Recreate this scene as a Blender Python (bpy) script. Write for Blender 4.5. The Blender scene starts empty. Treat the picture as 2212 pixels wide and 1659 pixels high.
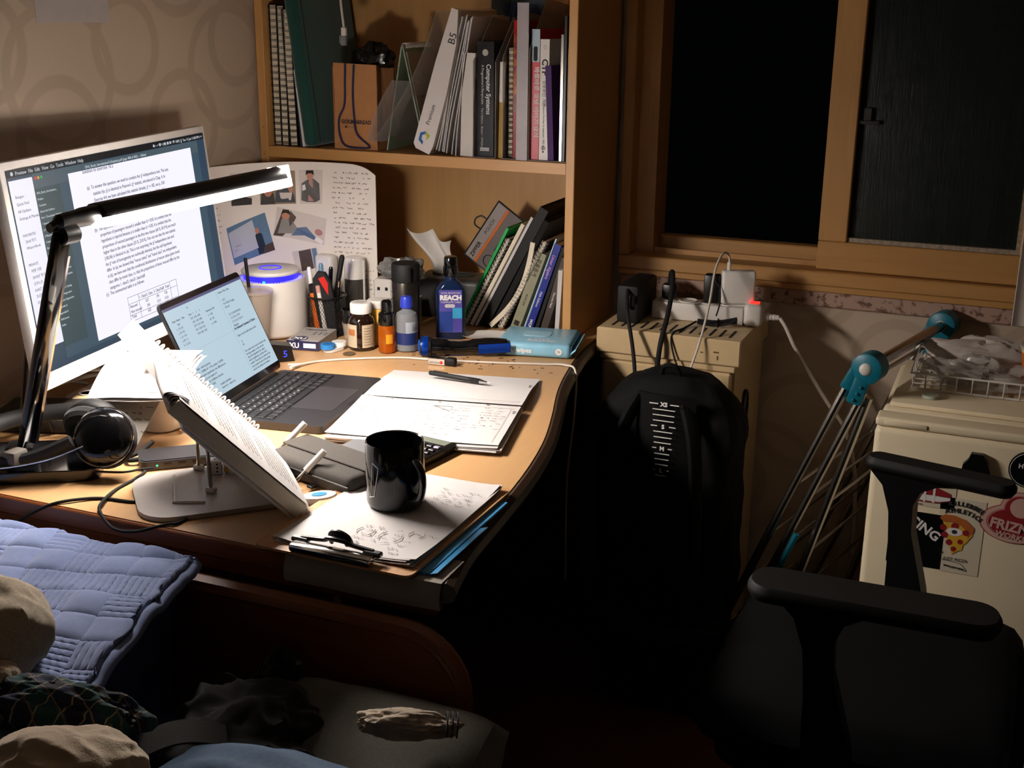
import bpy, bmesh, math, random
from math import sin, cos, pi, radians, sqrt
from mathutils import Vector, Matrix, Euler, noise
S = bpy.context.scene
C = S.collection
DZ = 0.73                      # height of the desk top above the floor; all heights below are given from the desk top
# ---------------------------------------------------------------- camera
cam = bpy.data.objects.new('camera', bpy.data.cameras.new('camera'))
C.objects.link(cam)
cam.data.sensor_width = 36.0
cam.data.sensor_fit = 'HORIZONTAL'
cam.data.lens = 36.0 * 2618 / 2212
cam.data.clip_start = 0.05
def aim(yaw, pitch, roll):
    f = Vector((sin(yaw) * cos(pitch), cos(yaw) * cos(pitch), -sin(pitch)))
    r = Vector((cos(yaw), -sin(yaw), 0)); u = r.cross(f)
    r2 = r * cos(roll) + u * sin(roll); u2 = u * cos(roll) - r * sin(roll)
    m = Matrix((r2, u2, -f)).transposed().to_4x4()
    m.translation = Vector((0, 0, DZ + 0.698))
    return m
cam.matrix_world = aim(-0.395, 0.297, 0.011)
S.camera = cam
# ---------------------------------------------------------------- night sky, exposure
w = bpy.data.worlds.new('night'); S.world = w; w.use_nodes = True
w.node_tree.nodes['Background'].inputs[0].default_value = (0.010, 0.012, 0.016, 1)
w.node_tree.nodes['Background'].inputs[1].default_value = 0.05
S.view_settings.view_transform = 'Standard'; S.view_settings.look = 'None'
S.view_settings.gamma = 1; S.view_settings.exposure = 0.0; S.view_settings.use_curve_mapping = False
LAMP = 198.0                    # radiance of the lamp's diffuser
rnd = random.Random(7)
# ---------------------------------------------------------------- materials
MATS = {}
def srgb(h):
    if isinstance(h, str):
        c = [int(h[i:i + 2], 16) / 255 for i in (0, 2, 4)]
        return tuple(x / 12.92 if x <= .04045 else ((x + .055) / 1.055) ** 2.4 for x in c)
    return tuple(h)
def mat(name, col='808080', rough=.5, metal=0., var=0., vs=40., bump=0., bs=300., em=0., alpha=1., trans=0., ior=1.45, spec=.5, sheen=0., coat=0., stretch=None):
    if name in MATS: return MATS[name]
    m = bpy.data.materials.new(name); m.use_nodes = True; nt = m.node_tree; N = nt.nodes; L = nt.links
    b = N['Principled BSDF']; c = srgb(col)
    b.inputs['Base Color'].default_value = (*c, 1); b.inputs['Roughness'].default_value = rough
    b.inputs['Metallic'].default_value = metal; b.inputs['Specular IOR Level'].default_value = spec
    b.inputs['IOR'].default_value = ior; b.inputs['Alpha'].default_value = alpha
    b.inputs['Transmission Weight'].default_value = trans; b.inputs['Sheen Weight'].default_value = sheen
    b.inputs['Coat Weight'].default_value = coat
    tc = None
    def coords():
        nonlocal tc
        if tc is None:
            tc = N.new('ShaderNodeTexCoord')
            if stretch:
                mp = N.new('ShaderNodeMapping'); mp.inputs['Scale'].default_value = stretch
                L.new(tc.outputs['Object'], mp.inputs['Vector']); tc = mp
                return mp.outputs[0]
        return tc.outputs[0] if stretch else tc.outputs['Object']
    if var:
        n = N.new('ShaderNodeTexNoise'); n.inputs['Scale'].default_value = vs; n.inputs['Detail'].default_value = 4
        L.new(coords(), n.inputs['Vector'])
        r = N.new('ShaderNodeValToRGB'); r.color_ramp.elements[0].position = .3; r.color_ramp.elements[1].position = .7
        r.color_ramp.elements[0].color = (*[x * (1 - var) for x in c], 1)
        r.color_ramp.elements[1].color = (*[min(1, x * (1 + var)) for x in c], 1)
        L.new(n.outputs['Fac'], r.inputs[0]); L.new(r.outputs[0], b.inputs['Base Color'])
    if bump:
        n = N.new('ShaderNodeTexNoise'); n.inputs['Scale'].default_value = bs; n.inputs['Detail'].default_value = 3
        L.new(coords(), n.inputs['Vector'])
        bp = N.new('ShaderNodeBump'); bp.inputs['Strength'].default_value = bump; bp.inputs['Distance'].default_value = .002
        L.new(n.outputs['Fac'], bp.inputs['Height']); L.new(bp.outputs[0], b.inputs['Normal'])
    if em:
        b.inputs['Emission Color'].default_value = (*c, 1); b.inputs['Emission Strength'].default_value = em
    MATS[name] = m
    return m
def glow(name, col, k=1.0):                      # a lit screen, lamp or LED
    if name in MATS: return MATS[name]
    m = mat(name, '050505', rough=.45); b = m.node_tree.nodes['Principled BSDF']
    b.inputs['Emission Color'].default_value = (*srgb(col), 1); b.inputs['Emission Strength'].default_value = k
    return m
def wood(name, a, bcol, rough=.45, axis=0, bump=.05):
    m = bpy.data.materials.new(name); m.use_nodes = True; nt = m.node_tree; N = nt.nodes; L = nt.links; b = N['Principled BSDF']
    tc = N.new('ShaderNodeTexCoord'); mp = N.new('ShaderNodeMapping'); sc = [18, 18, 18]; sc[axis] = 1.2
    mp.inputs['Scale'].default_value = sc; L.new(tc.outputs['Object'], mp.inputs[0])
    n = N.new('ShaderNodeTexNoise'); n.inputs['Scale'].default_value = 4; n.inputs['Detail'].default_value = 6; n.inputs['Distortion'].default_value = .6
    L.new(mp.outputs[0], n.inputs['Vector'])
    r = N.new('ShaderNodeValToRGB'); r.color_ramp.elements[0].position = .25; r.color_ramp.elements[1].position = .75
    r.color_ramp.elements[0].color = (*srgb(a), 1); r.color_ramp.elements[1].color = (*srgb(bcol), 1)
    L.new(n.outputs['Fac'], r.inputs[0]); L.new(r.outputs[0], b.inputs['Base Color']); b.inputs['Roughness'].default_value = rough
    bp = N.new('ShaderNodeBump'); bp.inputs['Strength'].default_value = bump; bp.inputs['Distance'].default_value = .001
    L.new(n.outputs['Fac'], bp.inputs['Height']); L.new(bp.outputs[0], b.inputs['Normal'])
    MATS[name] = m
    return m
def wallpaper():
    """beige wallpaper with big overlapping darker ovals"""
    m = bpy.data.materials.new('wallpaper'); m.use_nodes = True; nt = m.node_tree; N = nt.nodes; L = nt.links; b = N['Principled BSDF']
    tc = N.new('ShaderNodeTexCoord'); sp = N.new('ShaderNodeSeparateXYZ'); L.new(tc.outputs['Object'], sp.inputs[0])
    def mth(op, a, c=None, d=None):
        n = N.new('ShaderNodeMath'); n.operation = op
        for i, x in enumerate((a, c, d)):
            if x is None: continue
            if hasattr(x, 'links'): L.new(x, n.inputs[i])
            else: n.inputs[i].default_value = x
        return n.outputs[0]
    u = mth('ADD', sp.outputs[0], sp.outputs[1]); v = sp.outputs[2]
    tot = None
    for (du, dv, pu, pv, ru, rv, wd) in ((.05, .05, .37, .34, .125, .125, .13), (.22, .22, .37, .34, .105, .105, .15), (.12, .13, .53, .47, .16, .15, .09)):
        a = mth('SUBTRACT', mth('MODULO', mth('ADD', u, 10 * pu + du), pu), pu / 2)
        c = mth('SUBTRACT', mth('MODULO', mth('ADD', v, 10 * pv + dv), pv), pv / 2)
        d = mth('SQRT', mth('ADD', mth('POWER', mth('DIVIDE', a, ru), 2.0), mth('POWER', mth('DIVIDE', c, rv), 2.0)))
        e = mth('ABSOLUTE', mth('SUBTRACT', d, .85))
        s = N.new('ShaderNodeMapRange'); s.interpolation_type = 'SMOOTHSTEP'; s.inputs[1].default_value = wd * .55; s.inputs[2].default_value = wd; s.inputs[3].default_value = 1; s.inputs[4].default_value = 0
        L.new(e, s.inputs[0])
        tot = s.outputs[0] if tot is None else mth('MAXIMUM', tot, s.outputs[0])
    fac = mth('MULTIPLY', tot, .42)
    mx = N.new('ShaderNodeMix'); mx.data_type = 'RGBA'; L.new(fac, mx.inputs[0])
    mx.inputs[6].default_value = (*srgb('BFAB97'), 1); mx.inputs[7].default_value = (*srgb('A08B77'), 1)
    L.new(mx.outputs[2], b.inputs['Base Color']); b.inputs['Roughness'].default_value = .7
    n = N.new('ShaderNodeTexNoise'); n.inputs['Scale'].default_value = 500; L.new(tc.outputs['Object'], n.inputs['Vector'])
    bp = N.new('ShaderNodeBump'); bp.inputs['Strength'].default_value = .1; bp.inputs['Distance'].default_value = .001
    L.new(n.outputs['Fac'], bp.inputs['Height']); L.new(bp.outputs[0], b.inputs['Normal'])
    MATS['wallpaper'] = m
    return m
def speckle(name, base, spot, scale=90, lo=.56, hi=.64, rough=.6, stretch=(1, 1, 1)):
    m = bpy.data.materials.new(name); m.use_nodes = True; nt = m.node_tree; N = nt.nodes; L = nt.links; b = N['Principled BSDF']
    tc = N.new('ShaderNodeTexCoord'); mp = N.new('ShaderNodeMapping'); mp.inputs['Scale'].default_value = stretch
    L.new(tc.outputs['Object'], mp.inputs[0])
    n = N.new('ShaderNodeTexNoise'); n.inputs['Scale'].default_value = scale; n.inputs['Detail'].default_value = 3; L.new(mp.outputs[0], n.inputs['Vector'])
    r = N.new('ShaderNodeValToRGB'); r.color_ramp.elements[0].position = lo; r.color_ramp.elements[1].position = hi
    r.color_ramp.elements[0].color = (*srgb(base), 1); r.color_ramp.elements[1].color = (*srgb(spot), 1)
    L.new(n.outputs['Fac'], r.inputs[0]); L.new(r.outputs[0], b.inputs['Base Color']); b.inputs['Roughness'].default_value = rough
    MATS[name] = m
    return m
def plaid():
    m = bpy.data.materials.new('plaid'); m.use_nodes = True; nt = m.node_tree; N = nt.nodes; L = nt.links; b = N['Principled BSDF']
    tc = N.new('ShaderNodeTexCoord'); col = None
    prev = None
    for i, (sc, rotz, c, lo, hi) in enumerate(((46, .5, '16203A', .45, .55), (46, 2.07, '143C3C', .5, .6), (92, .6, '8C8260', .985, .992), (92, 2.17, '6A5248', .985, .992))):
        mp = N.new('ShaderNodeMapping'); mp.inputs['Rotation'].default_value = (0, 0, rotz); L.new(tc.outputs['Object'], mp.inputs[0])
        wv = N.new('ShaderNodeTexWave'); wv.inputs['Scale'].default_value = sc / 6; wv.inputs['Distortion'].default_value = .6; L.new(mp.outputs[0], wv.inputs['Vector'])
        r = N.new('ShaderNodeMapRange'); r.inputs[1].default_value = lo; r.inputs[2].default_value = hi; L.new(wv.outputs['Fac'], r.inputs[0])
        mx = N.new('ShaderNodeMix'); mx.data_type = 'RGBA'; L.new(r.outputs[0], mx.inputs[0])
        if prev is None: mx.inputs[6].default_value = (*srgb('141826'), 1)
        else: L.new(prev, mx.inputs[6])
        mx.inputs[7].default_value = (*srgb(c), 1); prev = mx.outputs[2]
    L.new(prev, b.inputs['Base Color']); b.inputs['Roughness'].default_value = .9
    MATS['plaid'] = m
    return m
def stripes(name, a, c, scale, rot=(0, 0, 0), lo=.45, hi=.55, rough=.8, kind='BANDS'):
    m = bpy.data.materials.new(name); m.use_nodes = True; nt = m.node_tree; N = nt.nodes; L = nt.links; b = N['Principled BSDF']
    tc = N.new('ShaderNodeTexCoord'); mp = N.new('ShaderNodeMapping'); mp.inputs['Rotation'].default_value = rot; L.new(tc.outputs['Object'], mp.inputs[0])
    wv = N.new('ShaderNodeTexWave'); wv.inputs['Scale'].default_value = scale; L.new(mp.outputs[0], wv.inputs['Vector'])
    r = N.new('ShaderNodeValToRGB'); r.color_ramp.elements[0].position = lo; r.color_ramp.elements[1].position = hi
    r.color_ramp.elements[0].color = (*srgb(a), 1); r.color_ramp.elements[1].color = (*srgb(c), 1)
    L.new(wv.outputs['Fac'], r.inputs[0]); L.new(r.outputs[0], b.inputs['Base Color']); b.inputs['Roughness'].default_value = rough
    MATS[name] = m
    return m
# ---------------------------------------------------------------- mesh helpers
class M:
    def __init__(s): s.v = []; s.f = []
    def add(s, vs, fs, x=None):
        o = len(s.v)
        s.v += [tuple(x @ Vector(p)) for p in vs] if x is not None else [tuple(p) for p in vs]
        s.f += [tuple(i + o for i in q) for q in fs]
        return s
    def box(s, x0, x1, y0, y1, z0, z1, x=None):
        return s.add([(x0, y0, z0), (x1, y0, z0), (x1, y1, z0), (x0, y1, z0), (x0, y0, z1), (x1, y0, z1), (x1, y1, z1), (x0, y1, z1)],
                     [(3, 2, 1, 0), (4, 5, 6, 7), (0, 1, 5, 4), (1, 2, 6, 5), (2, 3, 7, 6), (3, 0, 4, 7)], x)
    def cbox(s, x0, x1, y0, y1, z0, z1, b=.002, seg=1, x=None):
        bm = bmesh.new(); bmesh.ops.create_cube(bm, size=1)
        for q in bm.verts: q.co = Vector(((x0 + x1) / 2 + q.co.x * (x1 - x0), (y0 + y1) / 2 + q.co.y * (y1 - y0), (z0 + z1) / 2 + q.co.z * (z1 - z0)))
        bmesh.ops.bevel(bm, geom=bm.edges[:], offset=b, segments=seg, affect='EDGES', profile=.5)
        bm.verts.index_update()
        s.add([q.co[:] for q in bm.verts], [tuple(q.index for q in fc.verts) for fc in bm.faces], x); bm.free()
        return s
    def prism(s, poly, z0, z1, x=None):
        n = len(poly); vs = [(p[0], p[1], z0) for p in poly] + [(p[0], p[1], z1) for p in poly]
        fs = [tuple(reversed(range(n))), tuple(range(n, 2 * n))] + [(i, (i + 1) % n, (i + 1) % n + n, i + n) for i in range(n)]
        return s.add(vs, fs, x)
    def rrect(s, w, d, z0, z1, r, seg=5, x=None, c=(0, 0)): return s.prism(rpoly(w, d, r, seg, c), z0, z1, x)
    def lathe(s, prof, n=28, c=(0, 0), x=None, sy=1.):
        vs = []; fs = []
        for (r, z) in prof:
            for i in range(n): vs.append((c[0] + r * cos(2 * pi * i / n), c[1] + sy * r * sin(2 * pi * i / n), z))
        for k in range(len(prof) - 1):
            for i in range(n):
                j = (i + 1) % n; fs.append((k * n + i, k * n + j, (k + 1) * n + j, (k + 1) * n + i))
        if prof[0][0] > 0: fs.append(tuple(reversed(range(n))))
        if prof[-1][0] > 0: fs.append(tuple(range((len(prof) - 1) * n, len(prof) * n)))
        return s.add(vs, fs, x)
    def tube(s, pts, r, n=8, closed=False, sub=0, x=None, flat=1.):
        if sub: pts = smooth(pts, sub, closed)
        P = [Vector(p) for p in pts]; k = len(P); vs = []; fs = []; up = None
        for i in range(k):
            a = P[i - 1] if (i or closed) else P[i]; b = P[(i + 1) % k] if (i < k - 1 or closed) else P[i]
            t = (b - a).normalized()
            if up is None: up = t.orthogonal().normalized()
            up = (up - t * up.dot(t)); up = up.normalized() if up.length > 1e-6 else t.orthogonal().normalized()
            q = t.cross(up); rr = r[i * (len(r) - 1) // max(1, k - 1)] if isinstance(r, (list, tuple)) else r
            for j in range(n):
                a_ = 2 * pi * j / n; vs.append(P[i] + up * (rr * cos(a_)) + q * (rr * flat * sin(a_)))
        for i in range(k if closed else k - 1):
            for j in range(n):
                i2 = (i + 1) % k; j2 = (j + 1) % n; fs.append((i * n + j, i * n + j2, i2 * n + j2, i2 * n + j))
        if not closed: fs += [tuple(reversed(range(n))), tuple(range((k - 1) * n, k * n))]
        return s.add(vs, fs, x)
    def loft(s, secs, seg=4, x=None):
        """rounded-rectangle sections (w, d, r, z) joined into a bottle-like body"""
        vs = []; n = 4 * (seg + 1)
        for (w_, d_, r_, z_) in secs: vs += [(a, b, z_) for a, b in rpoly(w_, d_, r_, seg)]
        fs = [tuple(reversed(range(n))), tuple(range((len(secs) - 1) * n, len(secs) * n))]
        for k in range(len(secs) - 1): fs += [(k * n + i, k * n + (i + 1) % n, (k + 1) * n + (i + 1) % n, (k + 1) * n + i) for i in range(n)]
        return s.add(vs, fs, x)
    def rod(s, a, b, r, n=8, x=None): return s.tube([a, b], r, n, x=x)
    def grid(s, fn, nu, nv, th=0., x=None):
        vs = [Vector(fn(i / nu, j / nv)) for j in range(nv + 1) for i in range(nu + 1)]; W = nu + 1
        fs = [(j * W + i, j * W + i + 1, (j + 1) * W + i + 1, (j + 1) * W + i) for j in range(nv) for i in range(nu)]
        if not th: return s.add(vs, fs, x)
        nr = [Vector((0, 0, 0)) for _ in vs]
        for q in fs:
            n = (vs[q[1]] - vs[q[0]]).cross(vs[q[3]] - vs[q[0]])
            for i in q: nr[i] += n
        k = len(vs); low = [p - n.normalized() * th for p, n in zip(vs, nr)]
        rim = [i for i in range(W)] + [j * W + nu for j in range(1, nv + 1)] + [nv * W + i for i in range(nu - 1, -1, -1)] + [j * W for j in range(nv - 1, 0, -1)]
        fs2 = fs + [tuple(reversed([i + k for i in q])) for q in fs] + [(rim[i - 1] + k, rim[i] + k, rim[i], rim[i - 1]) for i in range(len(rim))]
        return s.add(vs + low, fs2, x)
    def ball(s, c, r, n=12, m=8, x=None, sc=(1, 1, 1)):
        vs = []; fs = []
        prof = [(max(sin(pi * i / m), 1e-4) * r, -cos(pi * i / m) * r) for i in range(m + 1)]
        o = M().lathe(prof, n); return s.add([(c[0] + p[0] * sc[0], c[1] + p[1] * sc[1], c[2] + p[2] * sc[2]) for p in o.v], o.f, x)
def rpoly(w, d, r, seg=5, c=(0, 0)):
    out = []
    for (sx, sy, a0) in ((1, -1, -90), (1, 1, 0), (-1, 1, 90), (-1, -1, 180)):
        for i in range(seg + 1):
            a = radians(a0 + 90 * i / seg); out.append((c[0] + sx * (w / 2 - r) + r * cos(a), c[1] + sy * (d / 2 - r) + r * sin(a)))
    return out
def smooth(pts, sub=6, closed=False):
    P = [Vector(p) for p in pts]; n = len(P); out = []
    for i in range(n if closed else n - 1):
        p0 = P[(i - 1) % n] if (i or closed) else P[0]; p1 = P[i]; p2 = P[(i + 1) % n]; p3 = P[(i + 2) % n] if (closed or i < n - 2) else P[-1]
        for k in range(sub):
            t = k / sub
            out.append(.5 * ((2 * p1) + (p2 - p0) * t + (2 * p0 - 5 * p1 + 4 * p2 - p3) * t * t + (3 * p1 - p0 - 3 * p2 + p3) * t ** 3))
    if not closed: out.append(P[-1])
    return out
def mesh(m, name):
    me = bpy.data.meshes.new(name); me.from_pydata([tuple(p) for p in m.v], [], m.f); me.update()
    return me
def obj(name, m, material, parent=None, sm=35., label=None, loc=None, rot=None):
    me = m if isinstance(m, bpy.types.Mesh) else mesh(m, name)
    if sm and not isinstance(m, bpy.types.Mesh):
        me.polygons.foreach_set('use_smooth', [True] * len(me.polygons)); me.set_sharp_from_angle(angle=radians(sm))
    if not len(me.materials): me.materials.append(MATS[material] if isinstance(material, str) else material)
    o = bpy.data.objects.new(name, me); C.objects.link(o); o.parent = parent
    if loc: o.location = loc
    if rot: o.rotation_euler = rot
    if label: o['label'] = label
    return o
def tag(o, label, cat, group=None):
    o['label'] = label; o['category'] = cat
    if group: o['group'] = group
    return o
def thing(name, label, cat, loc=(0, 0, 0), rot=0., group=None):
    o = bpy.data.objects.new(name, None); C.objects.link(o); o.empty_display_size = .03
    o.location = (loc[0], loc[1], loc[2] + DZ); o.rotation_euler = rot if isinstance(rot, (tuple, list, Euler)) else (0, 0, rot)
    return tag(o, label, cat, group)
def solo(name, m, material, label, cat, loc=(0, 0, 0), rot=0., group=None, sm=35.):
    o = obj(name, m, material, None, sm)
    o.location = (loc[0], loc[1], loc[2] + DZ); o.rotation_euler = rot if isinstance(rot, (tuple, list, Euler)) else (0, 0, rot)
    return tag(o, label, cat, group)
def struct(name, m, material, label=None, sm=35.):
    o = obj(name, m, material, None, sm); o.location = (0, 0, DZ); o['kind'] = 'structure'
    if label: o['label'] = label
    return o
TXT = []
def txt(s, size, material, parent, loc, rot=(0, 0, 0), al='LEFT', name='lettering', sx=1., sp=1., ext=.0001, ls=1., bold=0.):
    TXT.append((s, size, material, parent, loc, rot, al, name, sx, sp, ext, ls, bold))
def flush_text():
    jobs = []
    for (s, size, material, parent, loc, rot, al, name, sx, sp, ext, ls, bold) in TXT:
        cu = bpy.data.curves.new('t', 'FONT'); cu.body = s; cu.size = size; cu.align_x = al; cu.space_character = sp; cu.space_line = ls
        cu.resolution_u = 2; cu.extrude = ext; cu.offset = bold
        o = bpy.data.objects.new('t', cu); C.objects.link(o); jobs.append(o)
    bpy.context.view_layer.update(); dg = bpy.context.evaluated_depsgraph_get()
    for o, (s, size, material, parent, loc, rot, al, name, sx, sp, ext, ls, bold) in zip(jobs, TXT):
        me = bpy.data.meshes.new_from_object(o.evaluated_get(dg)); me.materials.clear(); me.name = name
        if not len(me.vertices): print('EMPTY TEXT', s); continue
        p = obj(name, me, material, parent); p.location = loc
        if isinstance(rot, Matrix): p.rotation_euler = rot.to_euler()
        else: p.rotation_euler = rot
        p.scale = (sx, 1, 1)
    for o in jobs:
        cu = o.data; bpy.data.objects.remove(o); bpy.data.curves.remove(cu)
FRONT = (pi / 2, 0, 0)          # lettering that faces the near side of the room
def scribble(m, x0, x1, y0, y1, h=.006, lh=.011, wd=.0005, fill=.8, seed=1, z=.0004, ragged=.25):
    """lines of handwriting as thin ribbons, on the plane z"""
    r = random.Random(seed); y = y1 - h
    while y > y0:
        x = x0 + r.random() * .01; xe = x1 - r.random() * ragged * (x1 - x0)
        while x < xe:
            wl = h * (.6 + 2.2 * r.random()); px, py = x, y + h * r.random()
            for k in range(int(wl / (h * .28)) + 2):
                nx = x + wl * min(1, (k + 1) / (wl / (h * .28) + 1)); ny = y + h * r.random()
                d = Vector((nx - px, ny - py)); n = Vector((-d.y, d.x)).normalized() * wd if d.length else Vector((0, wd))
                m.add([(px - n.x, py - n.y, z), (nx - n.x, ny - n.y, z), (nx + n.x, ny + n.y, z), (px + n.x, py + n.y, z)], [(0, 1, 2, 3)])
                px, py = nx, ny
            x += wl + h * (.5 + r.random() * (1.5 if r.random() < fill else 6))
        y -= lh
    return m
def sheet(m, w, d, z0=0., th=.0003, curl=0., seed=0, c=(0, 0), rot=0., n=10):
    """one sheet of paper with slightly lifted corners"""
    r = random.Random(seed); ph = r.random() * 6
    R = Matrix.Translation((c[0], c[1], 0)) @ Matrix.Rotation(rot, 4, 'Z')
    def fn(u, v):
        e = max(abs(u - .5), abs(v - .5)) * 2; k = (abs(u - .5) * abs(v - .5) * 4) ** 3
        return R @ Vector(((u - .5) * w, (v - .5) * d, z0 + curl * k * (.5 + .5 * sin(ph + 3 * u + 5 * v)) + .0002 * sin(ph + 9 * u)))
    return m.grid(fn, n, n, th)
# ---------------------------------------------------------------- shared materials
wallpaper()
wood('laminate', 'B98F62', 'BF976A', rough=.36, axis=1, bump=.01)
wood('hutch_wood', 'BE8A50', 'C69458', rough=.42, axis=2, bump=.02)
wood('panel_wood_lit', 'C8985E', 'D0A266', rough=.45, axis=2, bump=.02)  # hutch wood made lighter: extra light on the back panel is painted in
wood('shelf_wood', 'BE8A50', 'C69458', rough=.42, axis=0, bump=.02)
wood('frame_wood', 'B08048', 'BF8E54', rough=.45, axis=0, bump=.04)
wood('frame_wood_up', 'B08048', 'BF8E54', rough=.45, axis=2, bump=.04)
wood('bed_wood', '6E3A1C', '83481F', rough=.4, axis=0, bump=.03)
wood('floor_wood', '4A2414', '5C2E18', rough=.45, axis=1, bump=.05)
wood('edge_wood', '2A1A10', '35210F', rough=.45, axis=1, bump=.02)
speckle('stone', 'B09080', '6B4B3E', 75, .54, .66)
mat('ceiling_paint', 'CFC6B8', .9, var=.05, vs=8)
mat('paper', 'C3BFBE', .75, var=.02, vs=20)
mat('paper_cream', 'DDD2BC', .8, var=.04, vs=60)
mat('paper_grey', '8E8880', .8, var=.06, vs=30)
mat('ink', '2A2628', .8)
mat('pencil_ink', '6A6260', .8)
mat('black_gloss', '08080A', .12, var=.1, vs=30, coat=.3)
mat('black_plastic', '0C0B0C', .35, var=.15, vs=80)
mat('black_matte', '080707', .65, var=.2, vs=120, bump=.1, bs=600)
mat('black_rubber', '0A0909', .8, var=.2, vs=60)
mat('white_plastic', 'D9D3CC', .35, var=.02, vs=30)
mat('white_gloss', 'E4DFDA', .18, var=.02, vs=30, coat=.3)
mat('cream_paint', 'C9AE85', .42, var=.05, vs=25)
mat('fridge_paint', 'E6D6B6', .4, var=.03, vs=12)
mat('steel', 'A8A39C', .25, 1., var=.06, vs=90)
mat('chrome', 'C8C6C4', .12, 1., var=.03, vs=60)
mat('grey_metal', '4A4A4E', .38, .9, var=.05, vs=80)
mat('teal_plastic', '0E6B80', .4, var=.06, vs=40)
mat('orange_tone', 'C8641C', .5, var=.05)
mat('clear_film', 'B8B2AE', .25, alpha=.28, var=.03, vs=30)
mat('frosted', 'A9A29C', .4, alpha=.55, var=.06, vs=20)
mat('white_ink', 'E8E4E0', .6)
mat('green_ink', '2E8C4A', .6)
mat('red_ink', '8E1D22', .6, var=.05, vs=40)
mat('skin_tone', 'C08A6E', .7, var=.05)
mat('hair_tone', '2E211C', .8, var=.1)
mat('grey_fabric', '5B564E', .95, var=.12, vs=220, bump=.3, bs=900, sheen=.3)
mat('denim_blue', '30506F', .9, var=.18, vs=160, bump=.3, bs=1200, sheen=.2)
mat('denim_dark', '2A3A58', .95, var=.12, vs=120, bump=.2, bs=900)
mat('quilt_blue', '6C7CA6', .9, var=.06, vs=120, bump=.25, bs=700, sheen=.3)
mat('quilt_back', '4A5C8C', .9, var=.08, vs=120, bump=.25, bs=700)
mat('thread', '3B4668', .9)
mat('beige_cloth', 'B3A088', .95, var=.06, vs=60, bump=.35, bs=500, sheen=.3)
mat('beige_knit', 'AA9A82', .95, var=.16, vs=320, bump=.6, bs=900, sheen=.3)
mat('black_cloth', '0C0A0A', .9, var=.2, vs=90, bump=.2, bs=800, sheen=.12)
mat('chair_fabric', '060607', .95, var=.15, vs=300, bump=.3, bs=1200, spec=.2)
plaid()
# ---------------------------------------------------------------- the room
XL, YW = -1.69, 2.77
XR, YN = 2.7, -2.6
struct('floor', M().box(XL, XR, YN, YW, -.83, -.73), 'floor_wood')
struct('wall_left', M().box(XL - .1, XL, YN, YW + .1, -.73, 1.67), 'wallpaper', 'beige wallpaper with darker oval rings')
wf = M().box(XL, XR, YW, YW + .12, -.73, .066).box(XL, -.87, YW, YW + .12, .066, 1.67).box(1.3, XR, YW, YW + .12, .066, 1.67).box(-.87, 1.3, YW, YW + .12, 1.3, 1.67)
struct('wall_far', wf, 'wallpaper', 'beige patterned wall under and around the window')
struct('wall_right', M().box(XR, XR + .1, YN, YW + .1, -.73, 1.67), 'wallpaper')
struct('wall_near', M().box(XL, XR, YN - .1, YN, -.73, 1.67), 'wallpaper')
struct('ceiling', M().box(XL, XR, YN, YW, 1.67, 1.75), 'ceiling_paint')
struct('trim_1', M().cbox(-.87, 1.3, YW - .018, YW + .12, .066, .103, .003), 'stone', 'speckled pinkish stone ledge under the window')
wn = bpy.data.objects.new('window_1', None); C.objects.link(wn); wn.location = (0, 0, DZ); wn['kind'] = 'structure'; wn['label'] = 'sliding window in a light wooden frame, left half open to the night'
obj('lower_lip', M().cbox(-.87, 1.3, YW - .03, YW + .0, .103, .118, .002), 'frame_wood', wn)
obj('bottom_rail', M().cbox(-.87, 1.3, YW - .035, YW + .115, .118, .150, .003), 'frame_wood', wn)
obj('front_track', M().box(-.80, 1.3, YW + .03, YW + .038, .150, .162), 'frame_wood', wn)
obj('rear_track', M().cbox(-.80, 1.3, YW + .075, YW + .115, .150, .185, .003), 'frame_wood', wn)
obj('left_jamb', M().cbox(-.87, -.845, YW - .035, YW + .115, .150, 1.3, .003).box(-.845, -.80, YW + .02, YW + .115, .150, 1.3), 'frame_wood_up', wn)
obj('head_rail', M().cbox(-.87, 1.3, YW - .035, YW + .115, 1.26, 1.3, .003), 'frame_wood', wn)
obj('right_jamb', M().cbox(1.26, 1.3, YW - .035, YW + .115, .150, 1.26, .003), 'frame_wood_up', wn)
sash = obj('sash_rail', M().cbox(-.408, .50, YW - .012, YW + .028, .152, .216, .002), 'frame_wood', wn)
obj('sash_stile', M().cbox(-.408, -.346, YW - .0125, YW + .0285, .2165, 1.25, .002), 'frame_wood_up', wn)
obj('sash_stile', M().cbox(.012, .075, YW - .0125, YW + .0285, .2165, 1.25, .002), 'frame_wood_up', wn)
obj('sash_head', M().cbox(-.345, .011, YW - .012, YW + .028, 1.19, 1.25, .002), 'frame_wood', wn)
wt = mat('worn_seal', '9A8A78', .8, var=.3, vs=120, bump=.5, bs=300)
obj('glazing_seal', M().box(-.346, .012, YW - .004, YW + .008, .2165, .226).box(.004, .012, YW - .004, YW + .008, .226, 1.19), wt, wn)
gl = mat('ribbed_glass', '1B231E', .28, var=.25, vs=6, bump=.25, bs=60, trans=.35, stretch=(14, 14, .3))
obj('pane', M().box(-.346, .012, YW + .009, YW + .013, .2165, 1.19), gl, wn, label='dark ribbed glass pane')
obj('latch', M().cbox(-.345, -.30, YW - .004, YW + .008, .475, .483, .002).cbox(-.335, -.318, YW - .004, YW + .006, .483, .51, .002), mat('smoke_plastic', '3A3A38', .3, var=.1), wn)
struct('window_2', M().box(.076, .50, YW + .03, YW + .034, .22, 1.25).box(.49, 1.26, YW + .05, YW + .054, .19, 1.25), gl, 'second dark pane behind the curtain')
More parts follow.
